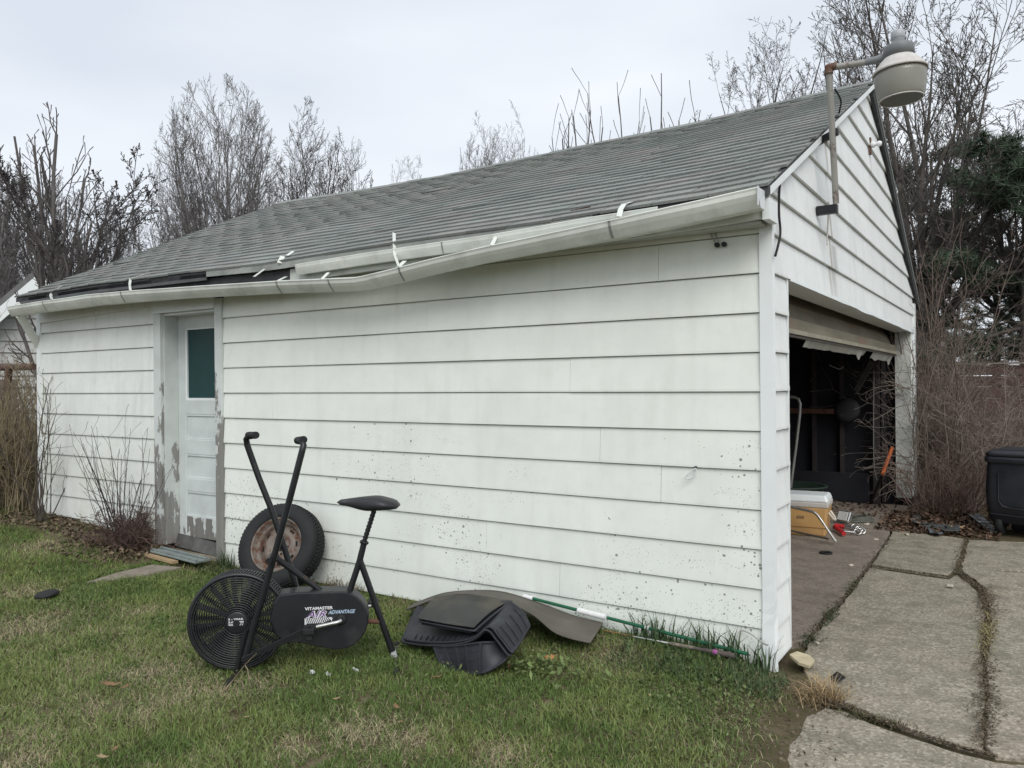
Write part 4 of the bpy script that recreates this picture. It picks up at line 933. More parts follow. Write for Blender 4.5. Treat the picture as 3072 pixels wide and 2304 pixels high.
m.build('ceramic_knob', MT['white_ink'], TI); m = MB(); m.b2((.015,IN.y-.02,IN.z-.07),(.03,IN.y+.02,IN.z+.07)); m.build('plate', rust_mat('insulator_rust',(.2,.15,.12),.9), TI)
h0 = PY(2162,735,-.02); CL = thing('cable_clamp',(h0.x,-.02,h0.z-.02),'pair of dark cable knobs screwed to the siding below the eave','fitting')
for dx in (-.016,.022):
    m = MB(); m.lathe([(.0,.028),(.011,.026),(.014,.014),(.012,.0),(.0,.0)],14,Matrix.Translation((h0.x+dx,-.018,h0.z))@Matrix.Rotation(R(90),4,'X')); m.build('knob', MT['plastic'], CL)
m = MB(); m.tube([(h0.x-.05,-.03,2.29),(h0.x-.045,-.035,2.25),(h0.x-.02,-.04,h0.z+.01)],.004,6); m.tube([(h0.x-.035,-.03,2.29),(h0.x-.02,-.035,2.25),(h0.x-.005,-.04,h0.z+.01)],.004,6); m.build('wire', simple('grey_wire',(.32,.32,.29),.6,.1,20), CL)
h1 = PY(2086,1402,-.03); WL = thing('wire_hook',(h1.x,-.025,h1.z-.05),'white wire loop hanging from a small dark hook on the siding','hook')
m = MB(); m.lathe([(.0,.022),(.006,.02),(.007,.0),(.0,.0)],10,Matrix.Translation((h1.x,-.017,h1.z))@Matrix.Rotation(R(90),4,'X')); m.build('hook', MT['plastic'], WL)
lp = [Vector(p) for p in (PY(2087,1405,-.04),PY(2070,1416,-.042),PY(2056,1433,-.04),PY(2062,1438,-.036),PY(2080,1430,-.036),PY(2090,1414,-.036),PY(2087,1405,-.04))]
m = MB(); m.tube([crom(lp,i/36) for i in range(37)],.0032,6); m.build('loop', MT['white_ink'], WL)
m = MB(); e0 = PY(2215,1895,-.035); e = [Vector(p) for p in (PY(2212,1925,-.06),PY(2220,1893,-.03),PY(2250,1900,-.04),PY(2290,1930,-.06),PY(2305,1935,-.08))]
m.tube([crom(e,i/24) for i in range(25)],.004,6); tag(m.build('bent_wire', simple('grey_loose_wire',(.38,.38,.35),.6,.15,20)),'grey bent wire sticking out of the wall by the corner post','wire')
# ------------------------------------------------------------------ things in and in front of the open garage
rng = random.Random(41)
q4 = lambda a,b: (2360+a*.2411, 1240+b*.2411)
FZ = .012
# cooler
P1 = Vector((-.455,3.60,FZ)); LC, DC = .58, .34
CO = thing('cooler', (P1.x-LC/2,P1.y+DC/2,FZ), 'tan plastic cooler with white lid and pale handle on the garage floor', 'cooler', rot=(0,0,R(4)))
def cb(x0,x1,y0,y1,z0,z1,t0,t1,name,mat,bev,parent=CO):      # tapered box in cooler frame
    m = MB(); m.hexa([(x0+t0,y0+t0,z0),(x1-t0,y0+t0,z0),(x1-t0,y1-t0,z0),(x0+t0,y1-t0,z0),(x0+t1,y0+t1,z1),(x1-t1,y0+t1,z1),(x1-t1,y1-t1,z1),(x0+t1,y1-t1,z1)])
    o = m.build(name,mat,None,bev); 
    if parent is CO: return local(o,CO)
    mm = o.matrix_basis.copy(); local(o,parent); o.matrix_basis = parent.matrix_basis.inverted() @ mm; return o
tan = simple('tan_cooler_plastic',(.50,.30,.12),.5,.12,4,bs=.1,col2=(.40,.25,.11),thr=(.5,.75))
hx, hy = LC/2, DC/2
BODY = cb(-hx,hx,-hy,hy,0,.285,.025,0,'body',tan,.02)
cb(-hx-.004,hx+.004,-hy-.004,hy+.004,.275,.325,0,-.004,'collar',simple('dirty_white_collar',(.55,.52,.48),.5,.1,8),.01)
cb(-hx-.008,hx+.008,-hy-.008,hy+.008,.326,.39,0,.022,'lid',simple('white_cooler_lid',(.72,.76,.76),.4,.05,6),.016)
cb(-hx+.02,hx-.018,-hy+.014,hy-.018,.085,.09,-.002,-.002,'seam',simple('cooler_seam',(.30,.17,.07),.6,.1,8),0,BODY)
hd = simple('pale_handle',(.55,.50,.42),.5,.15,20)
m = MB(); m.tube([(hx-.005,-.06,.22),(hx+.03,-.055,.17),(hx+.045,-.02,.15),(hx+.045,.03,.15),(hx+.03,.065,.17),(hx-.005,.07,.22)],.012,8); local(m.build('handle',hd),CO)
me = text_mesh('ane',.058,0,.0008,.0004); co_ = np.array([v.co[:] for v in me.vertices])
for v in me.vertices: v.co = (.012+v.co.x*.85, -hy+.0105-v.co.z-.002, .165+v.co.y)
o = mesh_obj('lettering',me,simple('brown_print',(.10,.07,.05),.6,.1,9)); local(o,CO)
# folded aluminium chair frame
al = simple('brushed_aluminium',(.48,.47,.44),.35,.15,25,metal=.75)
FCH = thing('chair_frame',(-.6,3.32,FZ),'bent aluminium tube frame of a folded chair leaning on the cooler','chair')
for yy,off in ((3.30,0),(3.36,9)):
    pts = [PY(*q4(-260,1105),yy+.08),PY(*q4(75,1165+off),yy+.06),PY(*q4(300,1215+off),yy+.03),PY(*q4(365,1250+off),yy+.02),PY(*q4(420,1315+off),yy+.01)]+[PY(*q4(520+.6*off,1465),yy),PY(*q4(605+off*1.0,1592),yy)]
    m = MB(); m.tube([crom(pts,i/30) for i in range(31)],.010,10); m.build('tube',al,FCH)
m = MB(); m.tube([PY(*q4(-200,1400),3.45),PY(*q4(120,1475),3.42),PY(*q4(520,1562),3.36)],.009,8); m.build('tube',simple('dark_frame_tube',(.12,.11,.10),.45,.2,20,metal=.5),FCH)
m = MB(); m.tube([PY(2368,1190,4.2),PY(2384,1192,4.2),PY(2395,1198,4.2),PY(2400,1212,4.2),PY(2399,1240,4.2),PY(2389,1330,4.2),PY(2372,1460,4.2),PY(2360,1560,4.2)],.016,10); tag(m.build('metal_tube',simple('dull_grey_tube',(.30,.30,.28),.45,.2,12,metal=.6)),'grey bent metal tube standing inside the garage behind the cooler','tube')
# dark green tub behind
tb = Vector((-1.05,4.35,FZ)); gm = simple('dark_green_tub',(.012,.024,.016),.6,.2,6)
m = MB(); m.lathe([(.0,.01),(.26,.01),(.32,.36),(.345,.37),(.345,.39),(.315,.385),(.255,.02),(.0,.02)],28,Matrix.Translation(tb)@Matrix.Diagonal((1.35,1,1,1))); tag(m.build('tub',gm),'dark green plastic tub standing behind the tan cooler','tub')
# red bolt cutters, lamp, hose
red = simple('red_handle',(.42,.02,.025),.4,.15,10); stl = simple('tool_steel',(.38,.38,.38),.35,.2,20,metal=.8)
bc = PZ(*q4(650,1480),FZ); BC = thing('bolt_cutter',(bc.x,bc.y,FZ),'bolt cutters with red grips beside the cooler','tool')
for a,b,c,d in ((602,1395,720,1412),(598,1415,712,1495)):
    m = MB(); m.tube([PZ(*q4(a,b),.05),PZ(*q4(c,d),.045)],.022,8); m.build('grip',red,BC)
for a,b,c,d in ((600,1372,845,1412),(720,1415,850,1445),(712,1470,850,1482)):
    m = MB(); m.tube([PZ(*q4(a,b),.05),PZ(*q4(c,d),.04)],.011,8); m.build('arm',stl,BC)
m = MB()
for a,b in ((850,1412),(900,1440),(880,1475),(930,1465)): m.lathe([(.028,-.006),(.040,-.006),(.040,.006),(.028,.006)],14,Matrix.Translation(PZ(*q4(a,b),.045))@Matrix.Rotation(R(40),4,'X'),True,True)
m.build('jaw',MT['chrome'],BC)
lp_ = PZ(*q4(708,1390),FZ); LW = thing('work_light',(lp_.x,lp_.y,FZ),'square chrome work light lying behind the red bolt cutters','lamp')
m = MB(); B = Matrix.Rotation(R(-30),3,'Z')@Matrix.Rotation(R(-25),3,'X'); m.box(lp_+Vector((0,.05,.075)),(.075,.03,.062),B); m.build('housing',MT['chrome'],LW,.018)
m = MB(); m.box(lp_+Vector((0,.05,.075))+B@Vector((0,-.031,0)),(.058,.004,.046),B); m.build('glass',simple('lamp_glass',(.6,.6,.57),.15,.1,9),LW,.01)
m = MB(); hc = PZ(*q4(860,1330),FZ)
for k in range(4): m.lathe([(.16-.03*k,-.009),(.178-.03*k,-.009),(.178-.03*k,.009),(.16-.03*k,.009)],30,Matrix.Translation(hc+Vector((.01*k,.02*k,.011+.008*k))),True,True)
tag(m.build('hose_coil',simple('grey_green_hose',(.10,.105,.085),.6,.2,12)),'coil of grey hose lying on the garage floor','hose')
# long-handled tool
SHV = thing('long_handled_tool',tuple(PZ(2611,1512,FZ)),'long-handled tool with orange upper shaft leaning inside the right door jamb','tool')
a,b,c = PZ(2611,1512,FZ), PY(2647,1424,5.35), PY(2676,1344,5.85)
m = MB(); m.tube([a,b],.016,8); m.build('shaft',MT['dark_wood'],SHV); m = MB(); m.tube([b,c],.021,10); m.build('handle',simple('orange_handle',(.40,.10,.03),.5,.15,12),SHV)
q3 = lambda a,b: (2360+a*.1809, 940+b*.1809)
m = MB(); m.bar(PY(*q3(1150,1290),5.6),PY(*q3(1420,790),5.4),.06,.02,(0,1,0)); m.build('loose_board',simple('hanging_board',(.05,.047,.045),.8,.3,8)); o = COL.objects['loose_board']; tag(o,'dark strip of board hanging from the garage ceiling','board')
m = MB(); m.lathe([(.0,.03),(.09,.026),(.14,.008),(.15,-.01),(.0,-.01)],26,Matrix.Translation(PY(2541,1225,6.03)+Vector((0,0,-.02)))@Matrix.Rotation(R(75),4,'X')); tag(m.build('wheel_cover',simple('dark_disc',(.018,.018,.019),.7,.3,9)),'dark round wheel cover propped on the inside wall rail','wheel cover')
cable('wire',[PY(2622,1112,5.7),PY(2621,1250,5.7),PY(2622,1390,5.7),PY(2631,1440,5.7)],.004,simple('pale_wire',(.2,.2,.18),.6,.1,9),'pale wire hanging down the inside of the garage','wire',5)
cable('wire',[PY(2488,1095,5.0),PY(2505,1103,5.0),PY(2520,1107,5.0),PY(2530,1100,5.0)],.006,simple('pale_cord',(.25,.25,.23),.6,.1,9),'short pale cord sagging from the garage ceiling','wire',5)
m = MB(); m.lathe([(.034,-.006),(.052,-.006),(.052,.006),(.034,.006)],20,Matrix.Translation(PZ(2478,1658,.02)),True,True); tag(m.build('rubber_ring',MT['rubber']),'small dark rubber ring lying on the garage floor','ring')

# ------------------------------------------------------------------ wheeled bin
binm = simple('charcoal_bin_plastic',(.014,.016,.022),.4,.25,4,bs=.05,col2=(.03,.033,.04),thr=(.5,.75),spec=.5)
BN = thing('trash_bin',(1.15,4.84,0),'charcoal wheeled trash bin standing at the end of the driveway','trash bin',rot=(0,0,R(-12)))
def ring_loop(w,d,z,r=.06,k=5,cy=0):
    pts = []
    for cx,cyy,a0 in ((w-r,d-r,0),(-w+r,d-r,90),(-w+r,-d+r,180),(w-r,-d+r,270)):
        for i in range(k+1): a = R(a0+90*i/k); pts.append((cx+r*math.cos(a),cyy+r*math.sin(a)+cy,z))
    return pts
def loft(loops, cap=True):
    n = len(loops[0]); vs = [p for l in loops for p in l]; fs = []
    for i in range(len(loops)-1):
        for j in range(n): fs.append((i*n+j,i*n+(j+1)%n,(i+1)*n+(j+1)%n,(i+1)*n+j))
    m = MB(); m.add(vs,fs,True)
    if cap: m.add(loops[0],[tuple(range(n))[::-1]]); m.add(loops[-1],[tuple(range(n))])
    return m
def bl(m,name,mat,bev=0): return local(m.build(name,mat,None,bev),BN)
bl(loft([ring_loop(.27,.27,.12,.07),ring_loop(.30,.29,.15,.07),ring_loop(.318,.31,.30,.07),ring_loop(.322,.315,.45,.07),ring_loop(.312,.32,.62,.07),ring_loop(.305,.32,.70,.07)]),'body',binm)
bl(loft([ring_loop(.318,.338,.695,.06),ring_loop(.322,.342,.705,.06),ring_loop(.322,.342,.745,.06),ring_loop(.312,.332,.75,.06)]),'rim',binm)
bl(loft([ring_loop(.305,.335,.752,.06),ring_loop(.312,.345,.757,.06),ring_loop(.312,.345,.782,.06),ring_loop(.27,.30,.806,.06),ring_loop(.1,.1,.815,.06)]),'lid',binm)
m = MB(); P = [(-.20,-.322,.60),(-.20,-.326,.34),(-.17,-.326,.29),(-.10,-.325,.275),(.25,-.322,.265)]; m.tube(P,.006,6); bl(m,'panel_rib',binm)
m = MB(); m.tube([(-.27,-.318,.21),(.0,-.318,.20),(.27,-.318,.20)],.005,6); bl(m,'panel_rib',binm)
for s in (-1,1):
    m = MB(); m.lathe([(.0,-.03),(.095,-.03),(.105,-.02),(.105,.02),(.095,.03),(.0,.03)],24,Matrix.Translation((s*.21,-.20,.105))@Matrix.Rotation(R(90),4,'Y')); bl(m,'wheel',MT['rubber'])
m = MB(); m.b2((-.20,.12,.0),(.20,.24,.14)); bl(m,'base',binm,.02)
m = MB(); m.b2((.055,-.3235,.56),(.085,-.3215,.572)); m.b2((.055,-.3235,.545),(.07,-.3215,.56)); bl(m,'printed_mark',MT['white_ink'])
# ------------------------------------------------------------------ scraps on the driveway
plate = MB(); plate.prism([PZ(2905,1544,.03),PZ(2940,1543,.03),PZ(3000,1597,.03),PZ(2972,1597,.03)],(0,0,.006)); tag(plate.build('sign_board',simple('scuffed_board',(.45,.46,.47),.5,.25,9,col2=(.09,.10,.10),thr=(.42,.55))),'scuffed white and grey board lying under the bin','board')
asp = simple('torn_roofing',(.055,.062,.060),.9,.3,12,bs=.5)
def scrap(name, px, h, mat, label, cat, group=None, curl=.02, seed=0):
    pts = [PZ(a,b,0) for a,b in px]; c = sum(pts,Vector())/len(pts); n = len(pts); m = MB(); vs = []; P = []
    for k in range(n):
        for q in range(4): P.append(pts[k].lerp(pts[(k+1)%n],q/4))
    N = len(P); 
    for ring_,f in ((0,1),(1,.6),(2,.2)):
        for p in P:
            w = c+(p-c)*f; vs.append((w.x,w.y,ground_z(w.x,w.y)*0+h+curl*mnoise.noise(Vector((w.x*9+seed,w.y*9,0)))*f+curl*.4*f))
    fs = [(i*N+j,i*N+(j+1)%N,(i+1)*N+(j+1)%N,(i+1)*N+j) for i in range(2) for j in range(N)]+[tuple(range(2*N,3*N))]
    o = m.add(vs,fs,True).build(name,mat); md = o.modifiers.new('s','SOLIDIFY'); md.thickness = .006; return tag(o,label,cat,group)
scrap('roofing_scrap',[(2732,1552),(2755,1553),(2768,1583),(2800,1585),(2786,1592),(2742,1580)],.02,asp,'bent dark roofing scrap lying at the foot of the door jamb','scrap',None,.05,1)
scrap('roofing_scrap',[(2795,1580),(2880,1587),(2878,1605),(2835,1604),(2800,1592)],.02,asp,'long dark roofing scrap lying among the dry leaves','scrap',None,.05,4)
scrap('roofing_scrap',[(2783,1598),(2810,1600),(2830,1610),(2818,1616),(2788,1608)],.02,simple('blue_grey_scrap',(.10,.115,.125),.8,.3,12),'small blue-grey roofing scrap on the edge of the driveway slab','scrap',None,.04,7)
scrap('scrap',[(2492,2040),(2512,2034),(2538,2051),(2520,2056),(2498,2053)],.012,MT['rubber'],'torn black rubber scrap on the driveway near the dry tuft','scrap',None,.03,2)
st = MB(); sp = [PZ(2368,1972,.02),PZ(2392,1963,.02),PZ(2430,1975,.02),PZ(2444,1990,.02),PZ(2428,2007,.02),PZ(2395,1996,.02)]; st.prism(sp,(0,0,.018)); tag(st.build('stone',simple('cream_stone',(.46,.40,.27),.85,.2,14,bs=.6),None,.003),'flat cream-coloured stone chip at the foot of the corner post','stone')
chips = simple('pale_chip',(.5,.46,.38),.8,.2,20)
for k,(a,b,s) in enumerate(((2850,1760,.022),(2553,1698,.02),(2720,1605,.022),(2628,1620,.02),(2600,1575,.03),(2452,1930,.012))):
    p = PZ(a,b,.01); m = MB(); m.box(p+Vector((0,0,s*.3)),(s,s*.6,s*.35),Matrix.Rotation(k*1.1,3,'Z')@Matrix.Rotation(.2,3,'X')); tag(m.build('stone_chip',chips,None,s*.25),'pale stone chip lying loose on the concrete','stone','loose stone chips on the concrete')
# ------------------------------------------------------------------ by the side door
z1 = ground_z(-4.9,-.2)
gs = simple('grey_green_scrap',(.20,.235,.225),.55,.25,8)
a, b = Vector((-5.06,-.17,z1+.045)), Vector((-4.40,-.20,z1+.03))
m = MB(); m.bar(a,b,.14,.018); tag(m.build('siding_scrap',gs,None,.003),'grey-green length of siding lying before the side door','board'); o = COL.objects['siding_scrap']
m = MB(); m.bar(a+Vector((0,-.055,.018)),b+Vector((0,-.055,.018)),.012,.012); m.bar(a+Vector((0,.03,.018)),b+Vector((0,.03,.018)),.02,.01); m.build('ridge',gs,o)
m = MB(); m.bar((-5.05,-.27,z1+.02),(-4.62,-.30,z1+.015),.05,.02); tag(m.build('wood_lath',simple('tan_lath',(.36,.26,.15),.8,.2,10)),'tan wood lath lying under the grey siding scrap','board')
m = MB(); m.lathe([(.0,.012),(.065,.012),(.08,.0),(.0,.0)],24,Matrix.Translation(GZ(140,1783,.03))@Matrix.Rotation(R(8),4,'X')); tag(m.build('round_lid',MT['rubber']),'black round lid sunk in the grass far from the bike','lid')
# ------------------------------------------------------------------ grass and small growth
nr = np.random.default_rng(5)
def vnoise(x, y, seed=0):
    xi, yi = np.floor(x).astype(int), np.floor(y).astype(int); fx, fy = x-xi, y-yi; fx = fx*fx*(3-2*fx); fy = fy*fy*(3-2*fy)
    def hsh(a,b): n = (a*374761393+b*668265263+seed*974634777) & 0x7fffffff; n = ((n^(n>>13))*1274126177) & 0x7fffffff; return (n & 0xffff)/65535.
    return (hsh(xi,yi)*(1-fx)+hsh(xi+1,yi)*fx)*(1-fy)+(hsh(xi,yi+1)*(1-fx)+hsh(xi+1,yi+1)*fx)*fy
def fbm(x,y,s=0): return .55*vnoise(x,y,s)+.3*vnoise(x*2.1,y*2.1,s+1)+.15*vnoise(x*4.3,y*4.3,s+2)
gzv = np.vectorize(lambda x,y: ground_z(x,y)+(.018*mnoise.noise(Vector((x*1.3,y*1.3,2)))+.008*mnoise.noise(Vector((x*5,y*5,7))) if x < 0 and x > -9 and y < -.05 else 0))
def blades(name, X, Y, Z, h, w, lean, ang, col, mat, parent=None):
    n = len(X); dx, dy = np.cos(ang), np.sin(ang); tw = ang+nr.uniform(.6,2.4,n); sx, sy = np.cos(tw), np.sin(tw)
    V = np.zeros((n,5,3)); m1, m2 = .55, 1.
    for k,(f,side) in enumerate(((0,-1),(0,1),(m1,1),(m1,-1),(m2,0))):
        wd = w*(1 if f == 0 else .75)*side*.5; reach = h*lean*f*f if True else 0
        V[:,k,0] = X+dx*reach+sx*wd; V[:,k,1] = Y+dy*reach+sy*wd; V[:,k,2] = Z+h*f*np.sqrt(np.maximum(.04,1-(lean*f*.62)**2))
    b = np.arange(n)[:,None]*5; F = np.concatenate([b+np.array([[0,1,2]]),b+np.array([[0,2,3]]),b+np.array([[3,2,4]])])
    return fast_mesh(name, V.reshape(-1,3), F, mat, parent, col=np.repeat(col,5,0))
MT['grass'] = attr_mat('grass_blades',.6,.25)
def edge_x(y): return np.interp(y,[-8,-2.2,-1,-.6,-.32,-.05,.0],[.9,.50,.30,.20,.22,.06,.03])
def in_view(X,Y,pad=.14):
    rx, ry = X-CAM.x, Y-CAM.y; dep = rx*_f.x+ry*_f.y; lat = rx*_r.x+ry*_r.y; return (dep > 1.2)&(np.abs(lat/np.maximum(dep,.1)) < 1536/FPX+pad)
N = 900000
X = nr.uniform(-13,.55,N); Y = nr.uniform(-4.2,.0,N); D = np.hypot(X-CAM.x,Y-CAM.y)
keep = in_view(X,Y)&(nr.random(N) < np.clip(1.9-D*.17,.30,1)); rx, ry = X-CAM.x, Y-CAM.y; dep = rx*_f.x+ry*_f.y
keep &= (dep*.52 > 1.15)                       # nothing below the bottom of the picture's cone by more than a step
ex = edge_x(Y); keep &= X < ex-.02
soil = np.clip((ex-X)/.42,0,1); keep &= nr.random(N) < (.06+.94*soil**1.3)
f1 = fbm(X*1.1,Y*1.1,3); f2 = fbm(X*3.3,Y*3.3,9); f3 = fbm(X*8,Y*8,17)
keep &= (f3 > .22)
pin = np.zeros(N,bool)
for k in range(len(PATHP)):
    (xa,ya),(xb,yb) = PATHP[k-1],PATHP[k]; pin ^= ((ya > Y) != (yb > Y))&(X < (xb-xa)*(Y-ya)/(yb-ya+1e-12)+xa)
keep &= ~(pin&(nr.random(N) < .95)); keep &= ~((X > -5.1)&(X < -4.35)&(Y > -.32)&(nr.random(N) < .85))
bed = (X < -4.9)&(Y > -.42-.25*f2)&(X > -7.6); keep &= ~(bed&(nr.random(N) < .9))
X,Y,D,f1,f2,f3,soil = [a[keep] for a in (X,Y,D,f1,f2,f3,soil)]
spots = [(GZ(a,b,.02),r) for a,b,r in ((90,1870,.32),(60,1770,.22),(420,1830,.18),(470,2010,.22),(560,2070,.25),(700,2060,.2),(300,2120,.14),(430,2140,.12),(140,1640,.3),(1090,2190,.15),(60,2270,.15),(1850,1960,.2),(1230,2210,.13),(880,2230,.12),(1500,2260,.12))]
straw = np.clip((f1-.50)*3.2,0,.6)*np.clip((f2-.30)*2.2,0,1)
for p,r in spots: straw = np.maximum(straw, .95*np.exp(-((X-p.x)**2+(Y-p.y)**2)/(r*r)))
straw = np.clip(straw+.09+.35*(1-soil),0,.95)
n = len(X); isx = nr.random(n) < straw*.84
h = np.where(isx, nr.uniform(.02,.05,n), nr.uniform(.018,.05,n)*(.45+.6*f2+.7*f3)); w = np.where(isx,.0022,nr.uniform(.0020,.0052,n))*(1+.08*np.maximum(0,D-3.5))
lean = np.where(isx, nr.uniform(1.0,1.55,n), nr.uniform(.15,1.25,n))
g1, g2, g3 = np.array([.112,.168,.040]), np.array([.24,.27,.10]), np.array([.068,.118,.038])
tt = nr.random(n)[:,None]; gcol = np.where(f2[:,None] > .5, g1*(1-tt*.6)+g2*tt*.6, g1*(1-tt*.5)+g3*tt*.5)*nr.uniform(.75,1.25,n)[:,None]
scol = np.array([.46,.40,.25])*nr.uniform(.5,1.2,n)[:,None]
col = np.where(isx[:,None],scol,gcol)
Zg = gzv(X,Y)
tag(blades('lawn_grass',X,Y,Zg-.004,h,w,lean,nr.uniform(0,6.283,n),col,MT['grass']),'patchy green and straw-coloured lawn grass','grass',kind='stuff')
print('blades',n)
def leaf_quads(name, X, Y, Z, size, tilt, col, mat):
    n = len(X); a = nr.uniform(0,6.283,n); ux, uy = np.cos(a), np.sin(a); t1, t2 = nr.normal(0,tilt,n), nr.normal(0,tilt,n)
    U = np.c_[ux,uy,t1]*size[:,None]; Vv = np.c_[-uy,ux,t2]*size[:,None]*nr.uniform(.5,.9,n)[:,None]; P = np.c_[X,Y,Z]
    V = np.stack([P-U,P-Vv*.9-U*.1+[0,0,.002],P+U,P+Vv*.9-U*.1+[0,0,.002]],1).reshape(-1,3); return fast_mesh(name,V,np.arange(n*4).reshape(n,4),mat,col=np.repeat(col,4,0))
# low broad-leaved weeds
N = 60000; X = nr.uniform(-4.5,.4,N); Y = nr.uniform(-3,-.05,N); f = fbm(X*2,Y*2,31); dens = np.clip((f-.44)*4,0,1)
pm = PZ(1560,2010,.02); pc = PZ(2050,2080,.02)
dens = np.maximum(dens*.4, .9*np.exp(-((X-pm.x)**2+(Y-pm.y)**2)/.05)); dens = np.maximum(dens, .8*np.exp(-((X-pc.x)**2/.35+(Y-pc.y)**2/.08)))
keep = in_view(X,Y)&(nr.random(N) < dens*.8)&(X < edge_x(Y)-.1); X,Y = X[keep],Y[keep]; n = len(X)
col = (np.array([.11,.15,.055])*(1-nr.random((n,1))*.5)+np.array([.19,.21,.09])*nr.random((n,1))*.35)*nr.uniform(.6,1.1,n)[:,None]
tag(leaf_quads('weeds',X,Y,gzv(X,Y)+nr.uniform(.012,.042,n),nr.uniform(.004,.011,n),.45,col,MT['grass']),'low broad-leaved weeds growing through the lawn','weeds',kind='stuff')
# leafy weeds by the mats
WP = []
wx = nr.normal(pm.x+.02,.13,260); wy = nr.normal(pm.y+.05,.07,260)
tag(leaf_quads('ground_ivy',wx,wy,gzv(wx,wy)+nr.uniform(.02,.085,260),nr.uniform(.010,.019,260),.35,np.array([.13,.175,.06])*nr.uniform(.6,1.2,260)[:,None],MT['grass']),'light green ivy leaves at the foot of the mat pile','plant',kind='stuff')
# tall dark grass along the wall near the corner post
def tuft(name, cx, cy, sx, sy, n, h0, h1, c, label, kind='stuff', lean=(.1,.8), w=(.004,.007), cat='grass', zoff=0):
    X = nr.normal(cx,sx,n) if not isinstance(sx,tuple) else nr.uniform(*sx,n); Y = nr.normal(cy,sy,n) if not isinstance(sy,tuple) else nr.uniform(*sy,n)
    c = np.array(c)*nr.uniform(.55,1.35,n)[:,None]
    return tag(blades(name,X,Y,gzv(X,Y)-.005+zoff,nr.uniform(h0,h1,n),nr.uniform(*w,n),nr.uniform(*lean,n),nr.uniform(0,6.283,n),c,MT['grass']),label,cat,kind=kind)
tuft('tall_grass',0,0,(-.75,.02),(-.13,-.03),210,.07,.20,(.05,.085,.035),'tall dark grass blades at the wall beside the corner post',w=(.006,.012))
tuft('tall_grass',0,0,(-.75,.12),(-.42,-.10),1500,.03,.075,(.06,.095,.038),'rank dark green grass spreading in front of the corner post',lean=(.5,1.5))
tuft('tall_grass',0,0,(-4.36,-4.2),(-.12,-.04),90,.08,.2,(.05,.08,.03),'tall grass beside the right side door casing')
tuft('tall_grass',0,0,(-4.4,-3.7),(-.3,-.03),700,.03,.09,(.07,.08,.035),'shaggy grass between the side door and the leaning tyre',lean=(.4,1.5))
tuft('dead_weeds',0,0,(-3.15,-2.8),(-.14,-.03),260,.06,.14,(.14,.10,.055),'dead brown weeds at the wall behind the leaning tyre',lean=(.4,1.3),w=(.003,.005))
tuft('dead_weeds',0,0,(-2.55,-2.1),(-.2,-.03),200,.02,.08,(.13,.11,.06),'dead weed stalks along the wall behind the mats',lean=(.4,1.3),w=(.003,.005))
dt = PZ(2465,2095,.0)
tuft('dry_tuft',dt.x,dt.y,.045,.05,420,.06,.15,(.34,.25,.14),'dry straw-coloured grass tuft on the driveway edge',lean=(.6,1.6),w=(.003,.005),cat='grass')
for a,b,sx,sy,nn,c,lab in ((2487,1853,.018,.12,260,(.045,.07,.028),'green weeds in the floor joint near the corner'),(2552,1765,.015,.14,220,(.05,.075,.03),'green weeds in the floor joint farther into the opening'),(2965,1905,.018,.24,700,(.27,.23,.11),'dry yellow grass in the long driveway crack'),(2962,1790,.022,.14,380,(.17,.13,.085),'dead brown grass at the bend of the driveway crack'),(2640,2165,.07,.012,220,(.10,.095,.045),'mossy weeds in the cross crack of the driveway'),(2425,1922,.03,.05,160,(.04,.06,.025),'weeds at the foot of the garage door strip')):
    p = PZ(a,b,0); X = nr.normal(p.x,sx,nn); Y = nr.normal(p.y,sy,nn); cc = np.array(c)*nr.uniform(.5,1.3,nn)[:,None]
    tag(blades('crack_weeds',X,Y,np.full(nn,-.006),nr.uniform(.02,.05,nn),nr.uniform(.003,.005,nn),nr.uniform(.6,1.6,nn),nr.uniform(0,6.283,nn),cc,MT['grass']),lab,'weeds',kind='stuff')
# leaf litter
def litter(name, boxes, label, c0, c1, size=(.008,.022), zf=None):
    X = np.concatenate([nr.uniform(a,b,n) for a,b,c,d,n in boxes]); Y = np.concatenate([nr.uniform(c,d,n) for a,b,c,d,n in boxes]); n = len(X); t = nr.random((n,1))
    Z = (gzv(X,Y) if zf is None else np.full(n,zf))+nr.uniform(.004,.03,n)
    return tag(leaf_quads(name,X,Y,Z,nr.uniform(*size,n),.5,(np.array(c0)*(1-t)+np.array(c1)*t)*nr.uniform(.6,1.2,n)[:,None],MT['grass']),label,'leaf litter',kind='stuff')
litter('leaf_litter',[(-6.9,-5.0,-.42,-.03,1500),(-5.9,-5.0,-.75,-.3,500),(-8.2,-6.8,-.7,-.02,1100)],'brown leaf litter and twigs under the shrubs by the wall',(.07,.05,.035),(.20,.15,.10))
litter('leaf_litter',[(-.15,.9,4.3,5.6,1700),(.2,1.6,5.2,7.6,1800),(-.9,-.05,4.6,6.0,350)],'brown leaf litter below the bare bush at the end of the driveway',(.06,.035,.025),(.17,.11,.075),(.012,.032),.0)
litter('leaf_litter',[(.05,.40,-.75,-.05,260),(.15,.5,-1.6,-.7,260)],'crumbs of leaf and soil along the driveway edge',(.08,.06,.04),(.16,.12,.08),(.004,.010),.002)
